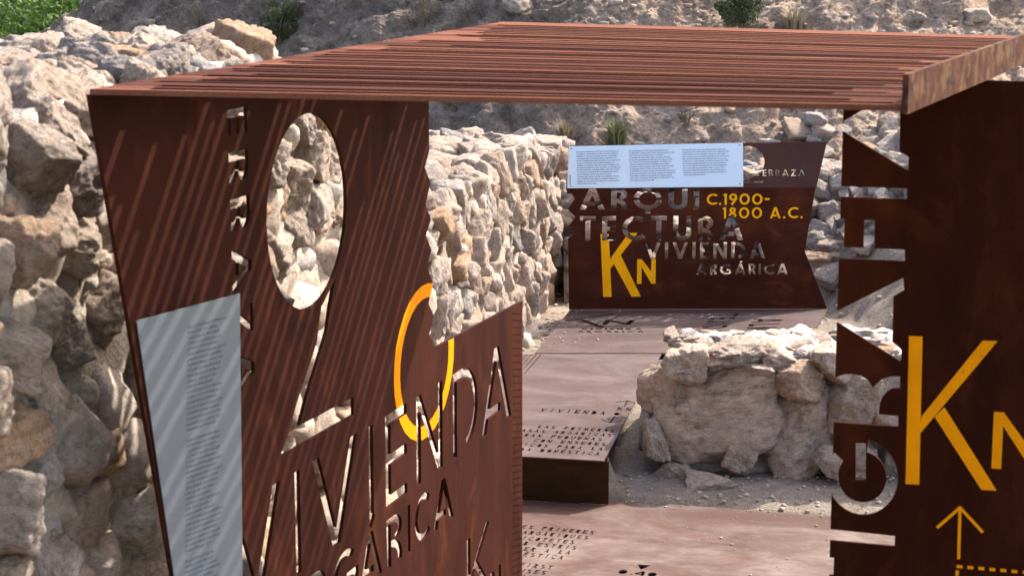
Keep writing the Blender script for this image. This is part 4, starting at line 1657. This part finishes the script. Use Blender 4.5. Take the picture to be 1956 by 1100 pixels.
# loose boulders lying on the slope
rs = np.random.RandomState(21)
LB = [('pale loose boulder at the top of the slope above the steel edge beam', 3.25, 1.22, .075), ('whitish flat stone on the earth slope right above the far sign corner', 2.02, .42, .075),
      ('ochre rock lump on the hillside at the top above the roof middle', .05, 1.27, .12), ('small pale stone on bare earth slope near the heap', 1.72, .30, .05),
      ('grey stone on upper slope left of the pale boulder', 2.86, 1.22, .05)]
for i, (lb, X, t, r) in enumerate(LB):
    Y = t + float(hill_base(X))
    m = Matrix.Translation(Vector([float(q) for q in hill_surf(X, t)]) + Vector((0, 0, r * .25))) @ Matrix.Rotation(rs.uniform(-3, 3), 4, 'Z') @ Matrix.Diagonal((r * 1.5, r, r * .7, 1))
    put('loose_boulder', rock_mesh('far', i + 3, M_STONE_B if 'pale' in lb or 'whitish' in lb else M_STONE_G), None, m, lb, 'stone', 'loose stones on the slope')

# crumpled strip of dark mesh caught between the stones
V, F = [], []
for i in range(46):
    q = i / 45
    x = 1.925 + .16 * q + .012 * math.sin(q * 21)
    z = .60 + .26 * q + .035 * math.sin(q * 17) * (1 - q)
    y = 11.66 + .05 * math.sin(q * 13) + .25 * q
    wv_ = .018 + .010 * math.sin(q * 9)
    V += [(x - wv_ * .5, y, z + wv_), (x + wv_ * .5, y - .012 * math.cos(q * 30), z - wv_)]
    if i:
        k = len(V)
        F.append((k - 4, k - 3, k - 1, k - 2))
sm = new_mesh('fabric_strip', V, F, mat_flat('dark_mesh', (.12, .11, .11), .8, .2, .3, 60), True)
fs = put('fabric_strip', sm, None, None, 'crumpled dark fabric strip caught on the bank right of the far sign', 'fabric')
mo = fs.modifiers.new('thickness', 'SOLIDIFY')
mo.thickness = .003

# scree: small broken stones half sunk in the slope
V, F, base = [], [], 0
rsv = [rock_verts(900 + i, 2, 9, 14, .05, .05) for i in range(8)]
for i in range(1300):
    X = rs.uniform(-4.6, 4.0)
    t = rs.uniform(-.1, 1.6)
    if X < .2 and rs.uniform() < .55:
        continue
    Y = t + float(hill_base(X))
    r = .007 + .035 * rs.uniform() ** 6
    v, f = rsv[i % 8]
    a = rs.uniform(0, 6.28)
    c_, s_ = math.cos(a), math.sin(a)
    v = v * np.array([r * 1.5, r, r * .7])
    v = np.stack([v[:, 0] * c_ - v[:, 1] * s_, v[:, 0] * s_ + v[:, 1] * c_, v[:, 2]], 1)
    pp = np.array([[X, Y, float(hill_z(X, Y))]])
    # sit on the displaced surface: nearest grid vertex
    ix = int(np.clip(np.searchsorted(hx, X), 0, len(hx) - 1))
    it = int(np.clip(np.searchsorted(ht, t), 0, len(ht) - 1))
    V.append(v + P_h[it * len(hx) + ix])
    F.append(f + base)
    base += len(v)
put('scree', new_mesh('scree', np.concatenate(V), np.concatenate(F), M_SCREE, True), kind='stuff',
    label='small broken stones strewn over the rocky hillside', cat='scree')

# gravel and crumbs on the dig floor
V, F, base = [], [], 0
v0, f0 = ico(1)
for i in range(2600):
    if i < 900:
        x, y = rs.uniform(-.05, .45), rs.uniform(9.6, 12.3)
    elif i < 1500:
        x, y = rs.uniform(.45, 2.2), rs.uniform(7.95, 8.5)
    else:
        x, y = rs.uniform(1.5, 3.0), rs.uniform(9.3, 12.4)
    r = .0025 + (.016 if i >= 1500 or i < 900 else .009) * rs.uniform() ** 4.5
    z = float(site_z(x, y))
    if .12 + .155 * (y - 10.15) - .02 < x < .42 + (y - 8.1) * .2 and y < 11.4 and x < 1.8 and y > 8.3:
        continue
    if x > .454 and y < 8.149 - .254 * (x - .454) + .02:
        continue
    V.append(v0 * (1 + .25 * rs.normal(size=(len(v0), 1))) * np.array([r * 1.3, r, r * .7]) + np.array([x, y, z + .006]))
    F.append(f0 + base)
    base += len(v0)
for i in range(0, 420, 2):
    if i < 170:
        q = rs.uniform(0, 1)
        x, y, z = .2 + .155 * (q * 1.1) + .9 * rs.uniform() ** 3 * .5, 10.2 + q * 1.08, .2005
    elif i < 270:
        q = rs.uniform(0, 1)
        x, y, z = .39 + .36 * q - .3 * rs.uniform() ** 3, 8.1 + 1.9 * q, .2005
    else:
        q = rs.uniform(0, 1)
        x = .47 + .85 * q
        y, z = 8.149 - .254 * (x - .454) - .015 - .9 * rs.uniform() ** 3, .0005
    r = .0016 + .0045 * rs.uniform() ** 4
    V.append(v0 * (1 + .25 * rs.normal(size=(len(v0), 1))) * np.array([r * 1.3, r, r * .7]) + np.array([x, y, z + r * .4]))
    F.append(f0 + base)
    base += len(v0)
put('gravel', new_mesh('gravel', np.concatenate(V), np.concatenate(F), M_STONE_I), kind='stuff',
    label='small stones and crumbs scattered over the dry earth', cat='gravel')

# ------------------------------------------------------------------ valley beyond
rs = np.random.RandomState(33)
cl = []
for i in range(150):
    y = rs.uniform(150, 330)
    x = -y * (rs.uniform(.200, .285) if i < 95 else rs.uniform(.285, .62))
    r = rs.uniform(1.6, 3.2)
    zb = -9.6
    for k in range(7):
        a = rs.uniform(0, 6.28)
        cl.append((np.array([x + math.cos(a) * r * .7, y + math.sin(a) * r * .7, zb + r * rs.uniform(.5, 1.5)]), r * rs.uniform(.45, .75)))
V, F = leaf_mass(rs, cl, 130, .55, .6)
put('orchard', new_mesh('orchard', V, F, M_LEAF_O), kind='stuff', label='bright green orchard trees filling the valley below the rocky hill', cat='orchard')
hut = put('farm_hut', None, None, Matrix.Translation((-78.5, 300, -9.5)), 'small whitewashed hut among the green orchard at the picture corner', 'hut')
put('wall', box_mesh('wall', -81, -76.5, 300, 304, -9.6, -5.6, M_WHITE), hut)
put('roof', box_mesh('roof', -81.4, -76.1, 299.6, 304.4, -5.59, -5.3, M_TILE), hut)
put('door', box_mesh('door', -79.6, -78.2, 299.9, 299.98, -8.2, -6.2, M_DARK), hut)
v, f = rock_verts(77, 5, 12, 14, .15, .05)
put('pale_outcrop', new_mesh('pale_outcrop', v * np.array([1.0, 1.2, 4.6]) + np.array([-17.0, 70, -6.15]), f, M_STONE_B, True), None, None,
    'pale rock outcrop between the orchard and the foot of the hill', 'rock')
